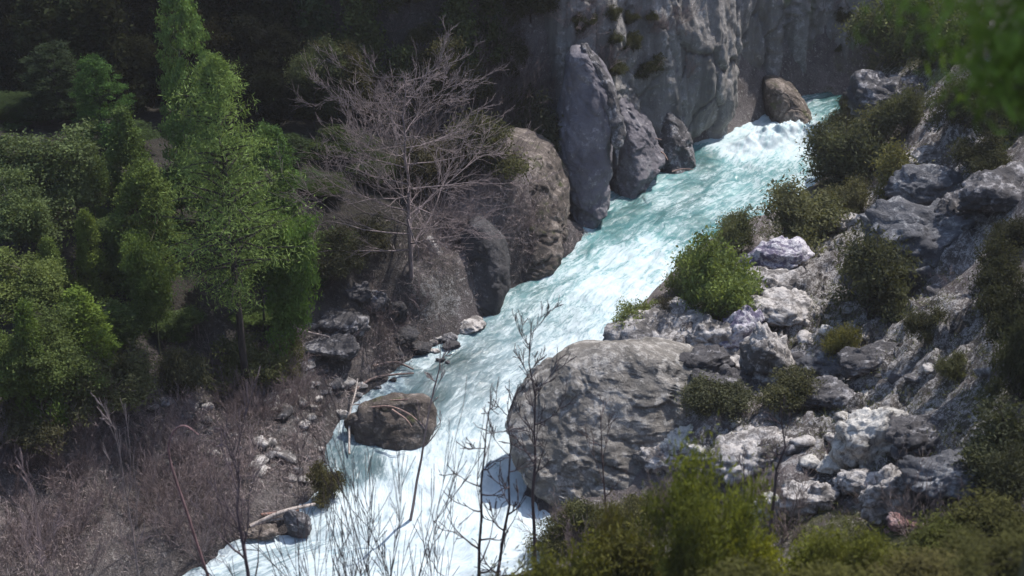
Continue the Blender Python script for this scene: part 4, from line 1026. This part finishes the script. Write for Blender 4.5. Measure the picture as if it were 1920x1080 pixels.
# ---- shrubs at the bottom right, nearer to the camera
FGL = [(1,1330,846,33,150,(1.05,1.3,.65),'brightest green feathery shrub in the bottom strip'),
(1,1285,885,32,110,(.85,1.05,.6),'green feathery shrub left of the brightest one'),
(1,1375,905,34,90,(.9,1.15,.5),'green shrub tucked right of the brightest one'),
(0,1430,965,33,120,(1.3,1.5,.4),'lime coloured shrub between the brightest shrub and the thin trunk'),
(0,1200,935,34,190,(.7,.75,.5),'olive brown shrub in the bottom strip below the huge boulder'),
(0,1095,950,34,150,(.8,.9,.5),'green shrub at the bottom below the slender leafless trees'),
(0,1020,985,32,150,(.75,.85,.5),'low green shrub at the left end of the bottom strip'),
(0,930,1030,31,160,(.5,.55,.42),'dark olive shrub at the bottom centre under the sapling pair'),
(1,1140,920,36,80,(.6,.62,.45),'thin olive shrub spike in front of the huge boulder'),
(0,1530,955,34,150,(.95,1.15,.55),'mid green rounded shrub right of the thin trunk'),
(1,1610,960,33,110,(.85,1.0,.5),'green upright shrub under the triangular grey block'),
(0,1680,985,34,120,(.75,.85,.5),'dull green shrub below the reddish rubble'),
(0,1785,930,36,150,(.6,.72,.5),'grey green shrub right of the reddish rubble'),
(0,1880,900,36,170,(.5,.55,.45),'dusky shrub in the bottom right corner area'),
(1,1840,960,30,130,(.5,.56,.45),'dark green shrub near the lower right corner'),
(0,1740,1010,28,200,(.6,.6,.52),'greyish shrub at the bottom edge near the right corner'),
(0,1560,1030,27,220,(.55,.6,.42),'soft olive shrub at the bottom edge below the mid green shrub'),
(0,1380,1020,26,200,(.5,.55,.42),'dark olive shrub at the bottom edge below the brightest shrub'),
(0,920,1060,27,160,(.42,.48,.38),'dark shrub at the bottom edge left of centre'),
(1,1900,1000,26,160,(.45,.5,.4),'dark shrub in the very corner at the lower right')]
for i, px, top, y, ww, c, lab in FGL:
    by_top(P_fg[i], px, top + (8 if c[1] > 1.2 else 36), y, lab, (c[0] * 1.12, c[1] * .88, c[2] * 1.3), wpx=ww * 1.3, hmax=9)
# ---- the near tree whose lower boughs hang into the top right corner, out of focus
near = pine('pine_tree', 'near out of focus pine whose green boughs hang in at the top right', 12, 3.9, 601, bare=.40, levels=24, dens=420, L=.08, W=.016)
gz = H(7.3, 16); near.location = (7.05, 16, gz); near.scale = (1, 1, (38.4 - gz) / (12 * .40))
for ch in near.children: ch.color = (1.35, 1.5, .8, 1)

# ---- ground cover nobody could count
def cover(name, n, regs, L, W, mat, col, seed, upright=1.5, minz=.1, hgt=.1):
    rs = np.random.RandomState(seed); A = np.array(regs, float); i = rs.randint(0, len(A), n)
    px = A[i, 0] + rs.normal(size=n) * A[i, 2]; py = A[i, 1] + rs.normal(size=n) * A[i, 3]
    cp = []
    for a, b in zip(px[:n], py[:n]):
        if 0 < 1: cp.append(G(a, b))
    cp = np.array(cp); cp = cp[(cp[:, 2] > minz)]
    cp = cp + np.array([0, 0, hgt]); V, F = leaf_geo(cp, np.tile([.35, .35, .06], (len(cp), 1)), 42, L, W, rs, 0.1, upright)
    V[:, 2] += 0
    o = link(name, make_mesh(name, V, F, False), M[mat]); o.color = (*col, 1); o["kind"] = "stuff"; return tag(o, {'dead_grass': 'dry brown grass and twig litter on the far banks', 'grass': 'low green ground plants and grass between the rocks'}[name], 'grass')
m = NT('dry grass'); g_ = m.n("NewGeometry")
m.l(m.bsdf(m.ramp(g_.outputs["Random Per Island"], [(0, (.08, .062, .06)), (.5, (.20, .16, .152)), (1, (.40, .33, .315))]), .9), m.out.inputs[0]); M['dry'] = m.m
cover('dead_grass', 1500, [(50,1030,50,35),(250,860,140,80),(100,960,90,70),(420,800,90,70),(540,740,70,60),(900,390,80,50),(960,330,60,40),(830,420,60,40),(1020,440,30,50),(720,640,60,40),(560,860,40,40),(450,900,60,50),(980,430,60,50)], .16, .012, 'dry', (1, 1, 1), 701)
cover('grass', 900, [(1560,410,70,30),(1480,440,40,20),(1640,330,60,40),(1560,600,50,40),(1400,960,90,40),(1650,980,120,40),(1300,980,90,30),(1740,560,80,60),(1850,700,60,80),(300,700,90,30),(1700,140,80,50),(1480,760,80,50),(1700,800,80,60)], .11, .014, 'leaf', (.8, .75, .6), 702)
for pr in PROTO:
    for ch in list(pr.children): bpy.data.objects.remove(ch, do_unlink=True)
    bpy.data.objects.remove(pr, do_unlink=True)
for o in scene.objects:
    for k_ in ("_h", "_r"):
        if k_ in o: del o[k_]


# ------------------------------------------------------------------ air in the gorge
hv = bpy.data.meshes.new("haze"); bm = bmesh.new(); bmesh.ops.create_cube(bm, size=1.0); bm.to_mesh(hv); bm.free()
hz = link("haze", hv); hz.scale = (760, 900, 190); hz.location = (0, 150, 75); hz["kind"] = "stuff"; tag(hz, 'thin pale air haze filling the whole gorge', 'haze')
m = NT('air'); pv = m.n("VolumePrincipled"); pv.inputs["Color"].default_value = (.88, .86, .90, 1); pv.inputs["Density"].default_value = 0.00022; pv.inputs["Anisotropy"].default_value = 0.2
m.l(pv.outputs[0], m.out.inputs[1]); hv.materials.append(m.m)
